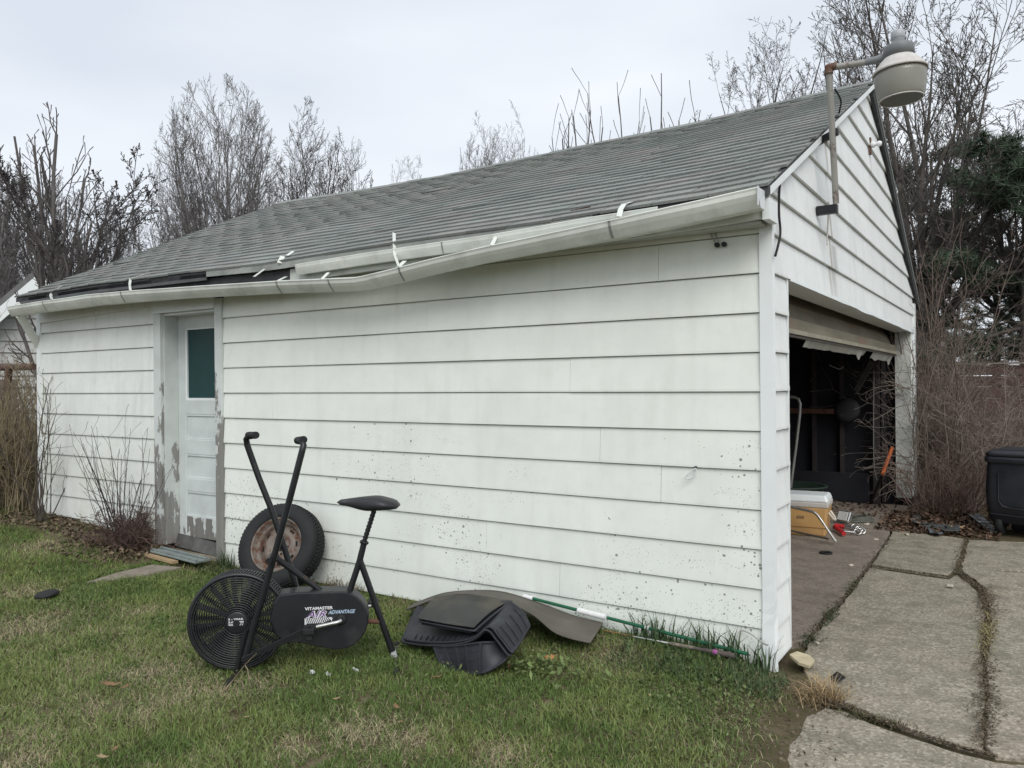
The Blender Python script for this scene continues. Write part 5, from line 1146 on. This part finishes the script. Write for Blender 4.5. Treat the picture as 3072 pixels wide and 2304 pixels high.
def crumbs(line, n, spread, label, c0=(.075,.06,.042), c1=(.17,.135,.09)):
    P_ = [PZ(a,b,0) for a,b in line]; k = nr.integers(0,len(P_)-1,n); t = nr.random(n); A_ = np.array([p[:] for p in P_]); Q_ = A_[k]*(1-t[:,None])+A_[k+1]*t[:,None]
    s = spread*(.35+1.1*vnoise(Q_[:,1]*3.1,Q_[:,0]*3.1,51)**2); X = Q_[:,0]+nr.normal(0,1,n)*s; Y = Q_[:,1]+nr.normal(0,1,n)*s; c = nr.random((n,1))
    tag(leaf_quads('crack_soil',X,Y,np.full(n,.008)+nr.uniform(.0,.008,n),nr.uniform(.003,.009,n),.25,(np.array(c0)*(1-c)+np.array(c1)*c)*nr.uniform(.6,1.15,n)[:,None],MT['grass']),label,'soil',kind='stuff')
crumbs(((2901,1616),(2868,1713),(2945,1771),(2964,1839),(2952,1985),(2958,2106),(2950,2245)),3600,.035,'dirt and dead grass spilling out of the long driveway crack')
crumbs(((2425,1925),(2470,1866),(2522,1810),(2570,1750),(2610,1697),(2663,1622)),1500,.02,'dirt packed along the joint between drive and garage floor')
crumbs(((2470,2112),(2545,2126),(2615,2160),(2756,2209),(2877,2250),(2984,2277)),1500,.012,'dirt in the cross crack near the dry tuft')
crumbs(((2608,1700),(2732,1718),(2846,1734)),500,.012,'dirt in the short cross joint before the opening')
# single fallen leaves
lm = simple('dry_oak_leaf',(.20,.115,.06),.8,.3,25,bs=.3); lm2 = simple('pale_dry_leaf',(.34,.24,.14),.8,.25,25,bs=.3)
def oak_leaf(px,py,z,s,ang,mat,label,group=None,tilt=0.):
    p = GZ(px,py,z); out_ = []; s *= .55
    for k in range(26):
        a = 2*math.pi*k/26; r = .5+.5*abs(math.cos(a)); r *= (1+.28*math.sin(7*a+px)); out_.append((s*r*math.cos(a),s*.62*r*math.sin(a)))
    B = Matrix.Rotation(ang,3,'Z')@Matrix.Rotation(tilt,3,'X'); g0 = ground_z(p.x,p.y)+z; vs = [Vector((p.x,p.y,g0))+B@Vector((x,y,.16*(y*y+x*x)/s+.12*s*mnoise.noise(Vector((x*60,y*60,px))))) for x,y in out_]+[Vector((p.x,p.y,g0+.0))]
    m = MB().add(vs,[(k,(k+1)%26,26) for k in range(26)],True); o = m.build('dry_leaf',mat); return tag(o,label,'leaf',group)
oak_leaf(335,2052,.05,.085,.4,lm,'large crumpled brown leaf on the open lawn')
oak_leaf(375,2060,.045,.05,1.9,lm,'smaller brown leaf touching the large crumpled one')
oak_leaf(1652,1972,.06,.062,.9,simple('orange_brown_leaf',(.34,.16,.06),.8,.25,25),'orange-brown oak leaf among the ivy beside the mats',None,.5)
oak_leaf(1530,1998,.04,.05,2.2,lm,'dark brown leaf at the base of the mat pile')
oak_leaf(172,1594,.03,.075,.3,lm2,'tan leaf at the foot of the corner shrub')
oak_leaf(2872,1582,.04,.11,.5,lm2,'large pale leaf among the litter near the bin',None,.4)
for k,(a,b) in enumerate(((1205,2165),(1010,2095),(1190,2120),(740,2150),(345,2245),(310,2270),(290,1625),(325,1650),(1310,2030),(1950,2085))):
    oak_leaf(a,b,.035,.022+.012*(k%3),k*1.3,(lm,lm2)[k%2],'small dry leaf lying in the lawn','small dry leaves scattered over the lawn')
pw = simple('torn_paper',(.62,.64,.62),.7,.1,30)
for k,(a,b) in enumerate(((938,2016),(985,2022),(1068,2010))):
    p = GZ(a,b,.03); m = MB(); vs = []; fs = []
    for i in range(5):
        for j in range(4): vs.append(p+Vector(((i-2)*.008+rng.gauss(0,.004),(j-1.5)*.004+rng.gauss(0,.003),rng.uniform(-.012,.012))))
    for i in range(4):
        for j in range(3): fs.append((i*4+j,i*4+j+1,i*4+j+5,i*4+j+4))
    tag(m.add(vs,fs).build('paper_scrap',pw),'crumpled white paper scrap in the grass below the bike','paper','white paper scraps under the bike')
tg = [Vector(p) for p in (PZ(668,2076,.02),PY(700,2040,-1.66),PY(735,1995,-1.70),PY(770,1960,-1.72))]
m = MB(); m.tube([crom(tg,i/16) for i in range(17)],[.0045-.0002*i for i in range(17)],6); m.tube([tg[2],tg[2]+Vector((.02,0,-.02)),tg[2]+Vector((.03,.0,-.07))],.0022,5); m.tube([tg[1],tg[1]+Vector((.05,.01,.0)),tg[1]+Vector((.08,.0,-.02))],.0022,5)
tag(m.build('twig',simple('pale_twig',(.24,.19,.13),.8,.2,20)),'pale forked twig caught across the front foot of the bike','twig')
# ------------------------------------------------------------------ trees, bushes, far things
def rv(r): return Vector((r.gauss(0,1),r.gauss(0,1),r.gauss(0,1)))
def env_dist(p, d, env):                        # how far a twig may run before it leaves the crown's egg shape
    c0, rx, rz = env; q = Vector(((p.x-c0.x)/rx,(p.y-c0.y)/rx,(p.z-c0.z)/rz)); e = Vector((d.x/rx,d.y/rx,d.z/rz))
    A, B, C = e.dot(e), q.dot(e), q.dot(q)-1; D = B*B-A*C
    return -1 if D < 0 else (-B+math.sqrt(D))/A
def grow(p, d, Ln, r, lev, c, out, rg):
    if c.get('env'):
        D = env_dist(p,d,c['env'])
        if D < .12: return
        Ln = min(Ln, D*rg.uniform(.80,.98 if lev == 0 else 1.06))
    n = c['n'][lev]; seg = Ln/n; rend = max(c['rmin'], r*c['taper'][lev])
    for i in range(n):
        d = (d+rv(rg)*c['jit'][lev]+Vector((0,0,c['up'][lev]))).normalized(); q = p+d*seg
        ra, rb = r+(rend-r)*i/n, r+(rend-r)*(i+1)/n; out.append((lev,p,q,ra,rb))
        if lev+1 < len(c['n']) and (i+1)/n > c['start'][lev]:
            k = c['kids'][lev]/n/(1-c['start'][lev]); k = int(k)+(rg.random() < k-int(k))
            for _ in range(k):
                a = R(rg.uniform(*c['ang'][lev])); x = d.cross(rv(rg)).normalized(); kd = (d*math.cos(a)+x*math.sin(a)).normalized()
                grow(q, kd, Ln*c['ratio'][lev]*rg.uniform(.6,1.15)*(1-.45*i/n), rb*c['rr'][lev], lev+1, c, out, rg)
        p = q
barkm = {}
def bark(c, nm):
    if nm not in barkm: barkm[nm] = simple(nm, c, .9, .3, 5, bs=.4)
    return barkm[nm]
def tree(name, px, dist, top_py, c, seed, label, group, col, nm, lean=(0,0), tr=None, limbs=0, trunk_h=.25, z0=0., cat='tree', split=1, wpx=None):
    rg = random.Random(seed); b = far(px,dist); b.z = z0; dep = (b-CAM).dot(_f); H = CAM.z+(1152-top_py)/FPX*dep - z0
    T = thing(name, tuple(b), label, cat, group); out = []; tr = tr or H*.018
    if wpx: c = dict(c, env=(b+Vector((0,0,H*.56)), wpx/FPX*dep, H*.445), limb=(2,52))
    if limbs:
        th = H*trunk_h; p = b.copy(); d = Vector((lean[0],lean[1],1)).normalized(); n = 5
        for i in range(n): q = p+d*(th/n)+rv(rg)*.01*th; out.append((0,p,q,tr*(1-.06*i),tr*(1-.06*(i+1)))); p = q
        for k in range(limbs):
            a = 2*math.pi*(k+rg.random()*.6)/limbs; t = R(rg.uniform(*c['limb'])); kd = Vector((math.cos(a)*math.sin(t)+lean[0]*.5,math.sin(a)*math.sin(t)+lean[1]*.5,math.cos(t))).normalized()
            p_ = p-Vector((0,0,rg.uniform(0,.25)*th))
            if wpx:
                w_ = rg.uniform(-.15,.95) if k else .8; s_ = math.sqrt(max(0,1-w_*w_)); kd = (c['env'][0]+Vector((c['env'][1]*s_*math.cos(a),c['env'][1]*s_*math.sin(a),c['env'][2]*w_))-p_).normalized()
            grow(p_, kd, (H*1.2 if wpx else (H-th)*rg.uniform(.8,1.0)*(1-.38*(t/R(c['limb'][1]))**2)), tr*rg.uniform(.35,.6), 0, c, out, rg)
    else: grow(b, Vector((lean[0],lean[1],1)).normalized(), H, tr, 0, c, out, rg)
    zs_ = sorted(o[2].z for o in out); zm = zs_[int(len(zs_)*.996)]-z0; kf = 1 if wpx else H/zm
    sc_ = lambda v: b+(v-b)*kf
    out = [(o[0],sc_(o[1]),sc_(o[2]),o[3]*kf**.5,o[4]*kf**.5) for o in out]
    m = bark(col,nm); big = [o[1:] for o in out if o[0] < split]; small = [o[1:] for o in out if o[0] >= split]
    seg_mesh('trunk', big, m, T, 6)
    if small: seg_mesh('crown', small, m, T, 3)
    return T
def cfg(n, kids, ratio, ang, jit, up, start, taper, rr, rmin, limb=(10,45)): return dict(n=n,kids=kids,ratio=ratio,ang=ang,jit=jit,up=up,start=start,taper=taper,rr=rr,rmin=rmin,limb=limb)
FAN = cfg((9,7,5,3),(11,8,5),(.42,.46,.5),((15,38),(18,42),(20,50)),(.035,.06,.09,.12),(.05,.06,.05,.04),(.12,.1,.1),(.12,.2,.4,.6),(.5,.55,.6),.006,(2,34))
OPEN = cfg((8,6,5,3),(9,7,5),(.45,.45,.5),((20,42),(22,48),(25,55)),(.05,.08,.12,.14),(.04,.07,.07,.08),(.25,.15,.1),(.12,.2,.4,.6),(.5,.55,.6),.007,(6,30))
BIG = cfg((9,7,6,4,3),(9,7,5,3),(.5,.45,.45,.5),((20,45),(22,50),(25,55),(25,60)),(.06,.08,.11,.14,.16),(.02,.05,.05,.06,.05),(.2,.15,.1,.1),(.12,.2,.3,.4,.6),(.5,.5,.55,.6),.005,(12,48))
SPR = cfg((7,4),(5,),(.35,),((12,35),),(.035,.06),(.05,.08),(.15,),(.35,.6),(.55,),.009,(3,32))
POL = cfg((7,5,3),(7,5),(.4,.35),((15,40),(20,50)),(.06,.1,.12),(.06,.09,.08),(.15,.1),(.55,.5,.6),(.5,.45),.007,(5,42))
dk, gy = (.105,.096,.092), (.17,.16,.155)  # lighter grey puts distance haze into the bark of far trees
tree('bare_tree',668,27,212,FAN,3,'tall round-crowned bare tree rising highest over the left roof slope','bare trees behind the garage',gy,'hazed_grey_bark',limbs=30,trunk_h=.16,tr=.15,wpx=215)
tree('bare_tree',930,29,285,OPEN,8,'bare tree with forked limbs standing right of the round-crowned one','bare trees behind the garage',dk,'dark_bark',limbs=13,trunk_h=.3,tr=.13,wpx=130)
tree('bare_tree',1040,31,350,OPEN,12,'smaller bare tree leaning right above the roof ridge','bare trees behind the garage',dk,'dark_bark',limbs=11,trunk_h=.3,tr=.12,lean=(.1,.05),wpx=110)
tree('bare_tree',1225,48,425,OPEN,15,'tiny far bare tree showing low over the ridge','bare trees behind the garage',gy,'hazed_grey_bark',limbs=10,trunk_h=.3,tr=.16,wpx=85)
tree('bare_tree',1465,34,288,FAN,18,'bushy bare tree over the middle of the ridge','bare trees behind the garage',gy,'hazed_grey_bark',limbs=14,trunk_h=.2,tr=.12,wpx=95)
tree('bare_tree',1528,33,255,FAN,19,'slim bare tree with a feathery top over the middle of the ridge','bare trees behind the garage',gy,'hazed_grey_bark',limbs=10,trunk_h=.3,tr=.10,wpx=70)
tree('bare_tree',1640,38,372,FAN,24,'low twiggy bare tree between the feathery tree and the long shoots','bare trees behind the garage',gy,'hazed_grey_bark',limbs=10,trunk_h=.25,tr=.10,wpx=85)
for px,tp,sd,lab in ((1700,285,31,'first clump of straight shoots right of the low twiggy tree'),(1775,240,33,'tall thin clump of straight shoots over the ridge'),(1868,165,36,'tallest straight shoots over the ridge'),(1968,230,39,'fan-shaped straight shoots left of the lamp side tree'),(2035,300,42,'low outermost straight shoots over the ridge')):
    tree('pollard_tree',px,20,tp,SPR,sd,lab,'cut-back trees with straight shoots behind the roof',dk,'dark_bark',limbs=6,trunk_h=.55,tr=.07)
tree('bare_tree',2290,19,-10,BIG,52,'wide bare tree with curved low limbs left of the lamp','large bare trees by the gable',dk,'dark_bark',limbs=13,trunk_h=.34,tr=.12,split=2,wpx=230)
tree('bare_tree',2560,21,-90,BIG,55,'tall bare tree standing right behind the gable peak','large bare trees by the gable',dk,'dark_bark',limbs=12,trunk_h=.34,tr=.12,split=2,wpx=190)
tree('bare_tree',2760,13.5,-230,BIG,61,'large near bare tree whose limbs fan out right of the gable','large bare trees by the gable',(.10,.09,.08),'brown_bark',limbs=14,trunk_h=.28,tr=.13,lean=(.04,.03),split=2,wpx=400)
tree('bare_tree',3105,14,60,BIG,66,'bare tree reaching in above the pine right of the driveway','large bare trees by the gable',dk,'dark_bark',limbs=11,trunk_h=.35,tr=.11,split=2,wpx=300)
tree('bare_tree',2850,22,250,BIG,69,'slender bare tree in the gap between the two pines','large bare trees by the gable',dk,'dark_bark',limbs=6,trunk_h=.25,tr=.09,split=2,wpx=150)
# left side
tree('pruned_tree',178,12,285,POL,72,'pruned bare tree with blunt upright limbs at the left end of the roof','trees left of the garage',dk,'dark_bark',limbs=14,trunk_h=.22,tr=.07,wpx=150)
tree('bare_tree',60,11,420,BIG,75,'dark leaning tree trunk left of the pruned tree','trees left of the garage',(.07,.062,.06),'black_bark',limbs=3,trunk_h=.55,tr=.10,lean=(.22,.16),split=2)
for k,(px,d,tp) in enumerate(((-60,22,380),(20,26,430),(100,28,400),(265,28,500),(345,28,560),(440,32,580),(540,36,520),(-20,24,560))):
    tree('bare_tree',px,d,tp,(FAN,OPEN)[k%2],80+k,('tall twiggy bare tree at the outer end of the thicket','twiggy tree in the thicket next to the outermost one','twiggy tree rising straight behind the pruned tree','twiggy tree between the pruned tree and the round-crowned one','grey twiggy tree left of the round-crowned tree trunk','dark twiggy tree crowding the round-crowned tree','grey twiggy tree right behind the round-crowned tree','low twiggy tree deep in the thicket beyond the house')[k],'thicket trees left of the garage',(gy,dk)[k%2],('hazed_grey_bark','dark_bark')[k%2],limbs=12,trunk_h=.15,tr=.09,wpx=120)
# pines
def pine(px, dist, top_py, seed, label, spread, bare=.25, nb=34):
    rg = random.Random(seed); b = far(px,dist); dep = (b-CAM).dot(_f); H = CAM.z+(1152-top_py)/FPX*dep
    T = thing('pine_tree',tuple(b),label,'tree','pines right of the garage'); seg_mesh('trunk',[(b+Vector((0,0,H*i/8)),b+Vector((0,0,H*(i+1)/8)),.15*(1-i/9),.15*(1-(i+1)/9)) for i in range(8)],bark((.09,.075,.065),'pine_bark'),T,8)
    br = []; tips = []
    for k in range(nb):
        t = bare+(1-bare)*(k+rg.random())/nb; a = rg.uniform(0,6.283); Lb = spread*(1-t)**.6*rg.uniform(.6,1.1)+.3; p = b+Vector((0,0,H*t)); d = Vector((math.cos(a),math.sin(a),rg.uniform(-.1,.25))).normalized(); n = 7
        for i in range(n):
            d = (d+rv(rg)*.1+Vector((0,0,.02))).normalized(); q = p+d*Lb/n; br.append((p,q,.03*(1-i/n)+.008,.03*(1-(i+1)/n)+.008))
            if i > 1:
                for _ in range(4):
                    e = (d*.8+rv(rg)*.6).normalized(); e.z *= .5; l = rg.uniform(.2,.5); br.append((q,q+e*l,.008,.005))
                    for s in (.45,.75,1.): tips.append(q+e*l*s+rv(rg)*.03)
            p = q
    seg_mesh('branches',br,bark((.09,.075,.065),'pine_bark'),T,3)['kind'] = 'stuff'
    nt_ = 26; C = np.repeat(np.array([t[:] for t in tips]),nt_,0); n = len(C); r_ = np.random.default_rng(seed); D_ = r_.normal(size=(n,3)); D_[:,2] = D_[:,2]*.7+.25; D_ /= np.linalg.norm(D_,axis=1,keepdims=True); l = r_.uniform(.09,.2,(n,1)); S_ = np.cross(D_,r_.normal(size=(n,3))); S_ /= np.linalg.norm(S_,axis=1,keepdims=True)+1e-6
    V = np.stack([C-S_*.007,C+S_*.007,C+D_*l],1).reshape(-1,3); fc = (np.array([.055,.085,.055])*(1-r_.random((n,1))*.5)+np.array([.08,.095,.055])*r_.random((n,1))*.4)
    fast_mesh('crown',V,np.arange(3*n).reshape(n,3),MT['grass'],T,col=np.repeat(fc,3,0))
pine(2800,16.5,470,101,'dark pine close behind the right gable edge',1.9,.28,20)
pine(3085,13,440,104,'dense pine hanging in right of the driveway',1.9,.26,36)
pine(2990,26,760,107,'low far pine seen above the board fence',2.6,.1,30)

# bare bushes
def bush(name, label, cat, boxes, n, hgt, c, col, nm, seed, out_lean=.5, r0=.008, group=None, centre=None, z0=None):
    rg = random.Random(seed); out = []; P = []
    for _ in range(n):
        x0,x1,y0,y1 = boxes[rg.randrange(len(boxes))]; b = Vector((rg.uniform(x0,x1),rg.uniform(y0,y1),0)); b.z = (ground_z(b.x,b.y) if z0 is None else z0)-.02
        cc = centre or Vector(((x0+x1)/2,(y0+y1)/2,0)); d = (b-cc)*out_lean; d.z = 0; d = (d+Vector((rg.gauss(0,.22),rg.gauss(0,.22),1))).normalized(); grow(b,d,rg.uniform(*hgt),r0*rg.uniform(.6,1.3),0,c,out,rg)
    T = thing(name, tuple(Vector((np.mean([o[1].x for o in out[:50]]),np.mean([o[1].y for o in out[:50]]),0))), label, cat, group); m = bark(col,nm)
    seg_mesh('stems',[o[1:] for o in out if o[0] == 0],m,T,4)['kind'] = 'stuff'
    sm = [o[1:] for o in out if o[0] > 0]
    if sm: seg_mesh('twigs',sm,m,T,3)['kind'] = 'stuff'
    return T
BSH = cfg((7,4,3),(7,4),(.42,.5),((20,60),(25,70)),(.09,.16,.2),(.0,-.01,0.),(.12,.1),(.4,.5,.6),(.6,.6),.0022)
bush('bare_bush','dense reddish-brown bare bush between the garage jamb and the bin','bush',[(.05,.75,5.9,6.9),(.3,1.0,6.4,7.4)],100,(.9,1.9),BSH,(.235,.195,.165),'red_brown_twig',201,.9,.0075)
bush('bare_bush','tall thin reddish shoots growing against the far gable corner','bush',[(.03,.35,6.3,6.7)],34,(1.9,3.1),BSH,(.165,.125,.105),'red_shoot',203,.6,.008)
bush('bare_bush','low tangle of brown stems at the foot of the door jamb','bush',[(.1,.6,5.5,6.2)],42,(.4,.95),BSH,(.17,.118,.098),'brown_tangle',206,1.6,.006)
# creeper on the jamb, its pale shoots arching into the opening
CRP = cfg((8,4),(5,),(.4,),((20,60),),(.10,.16),(-.02,-.02),(.2,),(.4,.6),(.6,),.0022)
rg = random.Random(210); out = []
for _ in range(11):
    z = rg.choice((rg.uniform(.15,.55),rg.uniform(.5,1.8))); grow(Vector((rg.uniform(-.02,.04),6.02,z)),Vector((-.9,-.55+rg.gauss(0,.25),rg.uniform(-.1,.6))).normalized(),rg.uniform(.3,.6),.0055,0,dict(CRP,up=(-.07,-.03)),out,rg)
for _ in range(9): grow(Vector((rg.uniform(.02,.06),rg.uniform(5.95,6.3),rg.uniform(.1,.9))),Vector((rg.uniform(-.15,.2),rg.uniform(-.25,.05),1)).normalized(),rg.uniform(.7,1.5),.0055,0,dict(CRP,up=(.03,.0)),out,rg)
T = thing('creeper',(0.03,6.0,0),'pale bare creeper on the right door jamb arching into the opening','plant'); seg_mesh('stems',[o[1:] for o in out if o[0] == 0],bark((.24,.205,.17),'pale_creeper'),T,4)['kind'] = 'stuff'; seg_mesh('twigs',[o[1:] for o in out if o[0] > 0],bark((.24,.205,.17),'pale_creeper'),T,3)['kind'] = 'stuff'
# left hedge, corner shrub, shrub by the door
HED = cfg((8,5,3),(6,3),(.35,.5),((12,40),(20,60)),(.05,.12,.2),(.03,.03,.0),(.15,.1),(.4,.5,.6),(.6,.6),.0024)
bush('hedge','olive-brown upright bare hedge past the left end of the garage','hedge',[(-8.7,-7.42,-.75,.1),(-8.3,-7.5,-.4,.5)],230,(.7,1.5),HED,(.24,.20,.125),'olive_stem',220,.15,.006)
bush('bare_bush','tangled reddish bush behind the olive hedge','bush',[(-11,-8.6,.2,2.6)],55,(.9,1.9),BSH,(.17,.125,.112),'dull_red_twig',222,.3,.010)
SHR = cfg((9,5),(6,),(.28,),((20,55),),(.07,.14),(.03,.04),(.25,),(.35,.6),(.55,),.0016)
bush('shrub','thin budding shrub against the left corner of the garage','shrub',[(-6.95,-6.75,-.3,-.12)],12,(.6,1.5),SHR,(.075,.062,.052),'dark_stem',225,1.2,.007)
bush('shrub','bare shrub with long thin stems fanning up beside the side door','shrub',[(-5.62,-5.34,-.30,-.14)],34,(.5,1.15),dict(SHR,kids=(2.5,),jit=(.05,.1)),(.055,.042,.038),'thin_dark_stem',229,2.6,.0042)
bush('vine_clump','matted reddish vine clump at the base of the shrub by the door','plant',[(-5.60,-5.34,-.28,-.06)],75,(.18,.42),dict(BSH,jit=(.3,.3,.3),up=(-.05,0,0)),(.13,.085,.072),'vine_red',231,2.5,.005)

# ------------------------------------------------------------------ fences, far house
fbm_ = simple('weathered_red_fence',(.085,.052,.045),.85,.35,5,bs=.4,sc=(.2,1,1.5))
FE = thing('board_fence',(2,8.4,0),'weathered brown horizontal board fence behind the bush and bin','fence'); rg = random.Random(300)
for i in range(11):
    z = .06+i*.147
    for x0 in (-1.2,1.25,3.7):
        m = MB(); m.b2((x0+.005,8.4+rg.uniform(-.006,.006),z+rg.uniform(-.006,.006)),(x0+2.44,8.42+rg.uniform(-.004,.004),z+.138+rg.uniform(-.004,.004))); m.build('board',fbm_,FE)
for x0 in (-1.2,1.25,3.7,6.1): m = MB(); m.b2((x0-.045,8.425,0),(x0+.045,8.51,1.67)); m.build('post',fbm_,FE)
m = MB(); m.b2((-1.2,8.36,1.682),(6.15,8.46,1.705)); m.build('cap_rail',simple('pale_cap_rail',(.20,.16,.14),.8,.2,6),FE)
fl_ = simple('grey_brown_fence',(.17,.14,.12),.85,.3,5,bs=.4)
FL = thing('board_fence',(-13.5,1,0),'grey-brown board fence past the left end of the garage','fence')
for i in range(9):
    z = .12+i*.17
    for y0 in (-4,-1.5,1,3.5):
        m = MB(); m.b2((-13.5,y0+.01,z),(-13.48,y0+2.49,z+.155)); m.build('board',fl_,FL)
for y0 in (-4,-1.5,1,3.5,6): m = MB(); m.b2((-13.6,y0-.05,0),(-13.51,y0+.05,1.75)); m.build('post',fl_,FL)
ps = simple('rusty_pipe',(.10,.06,.045),.8,.35,9)
TR = thing('pipe_rail',tuple(far(20,10.5)),'rusty pipe rail standing in the hedge past the garage','rail')
a, b = PY(-40,1104,.6), PY(100,1100,.6); m = MB(); m.tube([a,b],.04,8); m.build('top_pipe',ps,TR)
c = PY(28,1104,.6); m = MB(); m.tube([c+Vector((0,0,.02)),PY(14,1250,.6),Vector((PY(5,1500,.6).x,.6,.1))],.045,8); m.build('post_pipe',ps,TR)
# neighbour's house
hc_ = far(118,16); dirx = Vector((_r.x,_r.y,0)).normalized(); dv_ = far(118,16)-far(118,15); dv_.normalize(); nx_ = Vector((-dv_.y,dv_.x,0))*-1
dep = (hc_-CAM).dot(_f); za = CAM.z+(1152-815)/FPX*dep; HW, ZE = 2.6, za-2.6*1.05
HS = thing('house',tuple(hc_),'grey-sided neighbour house with steep white-trimmed gable','house'); hw_ = simple('pale_grey_house_siding',(.44,.45,.43),.7,.1,4); wt = MT['trim']; rm = simple('grey_house_roof',(.15,.15,.15),.9,.2,5)
def hp_(a,z,d=0): return hc_+nx_*a+dv_*d+Vector((0,0,z))
m = MB(); m.prism([hp_(-HW,0,.06),hp_(HW,0,.06),hp_(HW,ZE,.06),hp_(0,za-.05,.06),hp_(-HW,ZE,.06)],dv_*7); m.build('wall',hw_,HS)
z = .3
while z < za-.2:
    for s in (1,):
        a0 = HW if z < ZE else HW*(za-.05-z)/(za-.05-ZE); a1 = HW if z+.2 < ZE else HW*max(0.02,(za-.05-z-.2)/(za-.05-ZE))
        m = MB(); m.hexa([hp_(-a0,z,.0),hp_(a0,z,.0),hp_(a0,z,.058),hp_(-a0,z,.058),hp_(-a1,z+.197,.03),hp_(a1,z+.197,.03),hp_(a1,z+.197,.058),hp_(-a1,z+.197,.058)]); m.build('siding_board',hw_,HS)
    z += .2
for s in (-1,1):
    m = MB(); e, p0 = hp_(s*(HW+.4),ZE-.42,-.3), hp_(0,za,-.3); m.prism([e,p0,p0+Vector((0,0,-.26)),e+Vector((0,0,-.26))],dv_*.05); m.build('rake_trim',wt,HS)
    m = MB(); m.prism([e+Vector((0,0,.0)),p0+Vector((0,0,.0)),p0+Vector((0,0,.12)),e+Vector((0,0,.12))],dv_*7.6); m.build('roof',rm,HS)
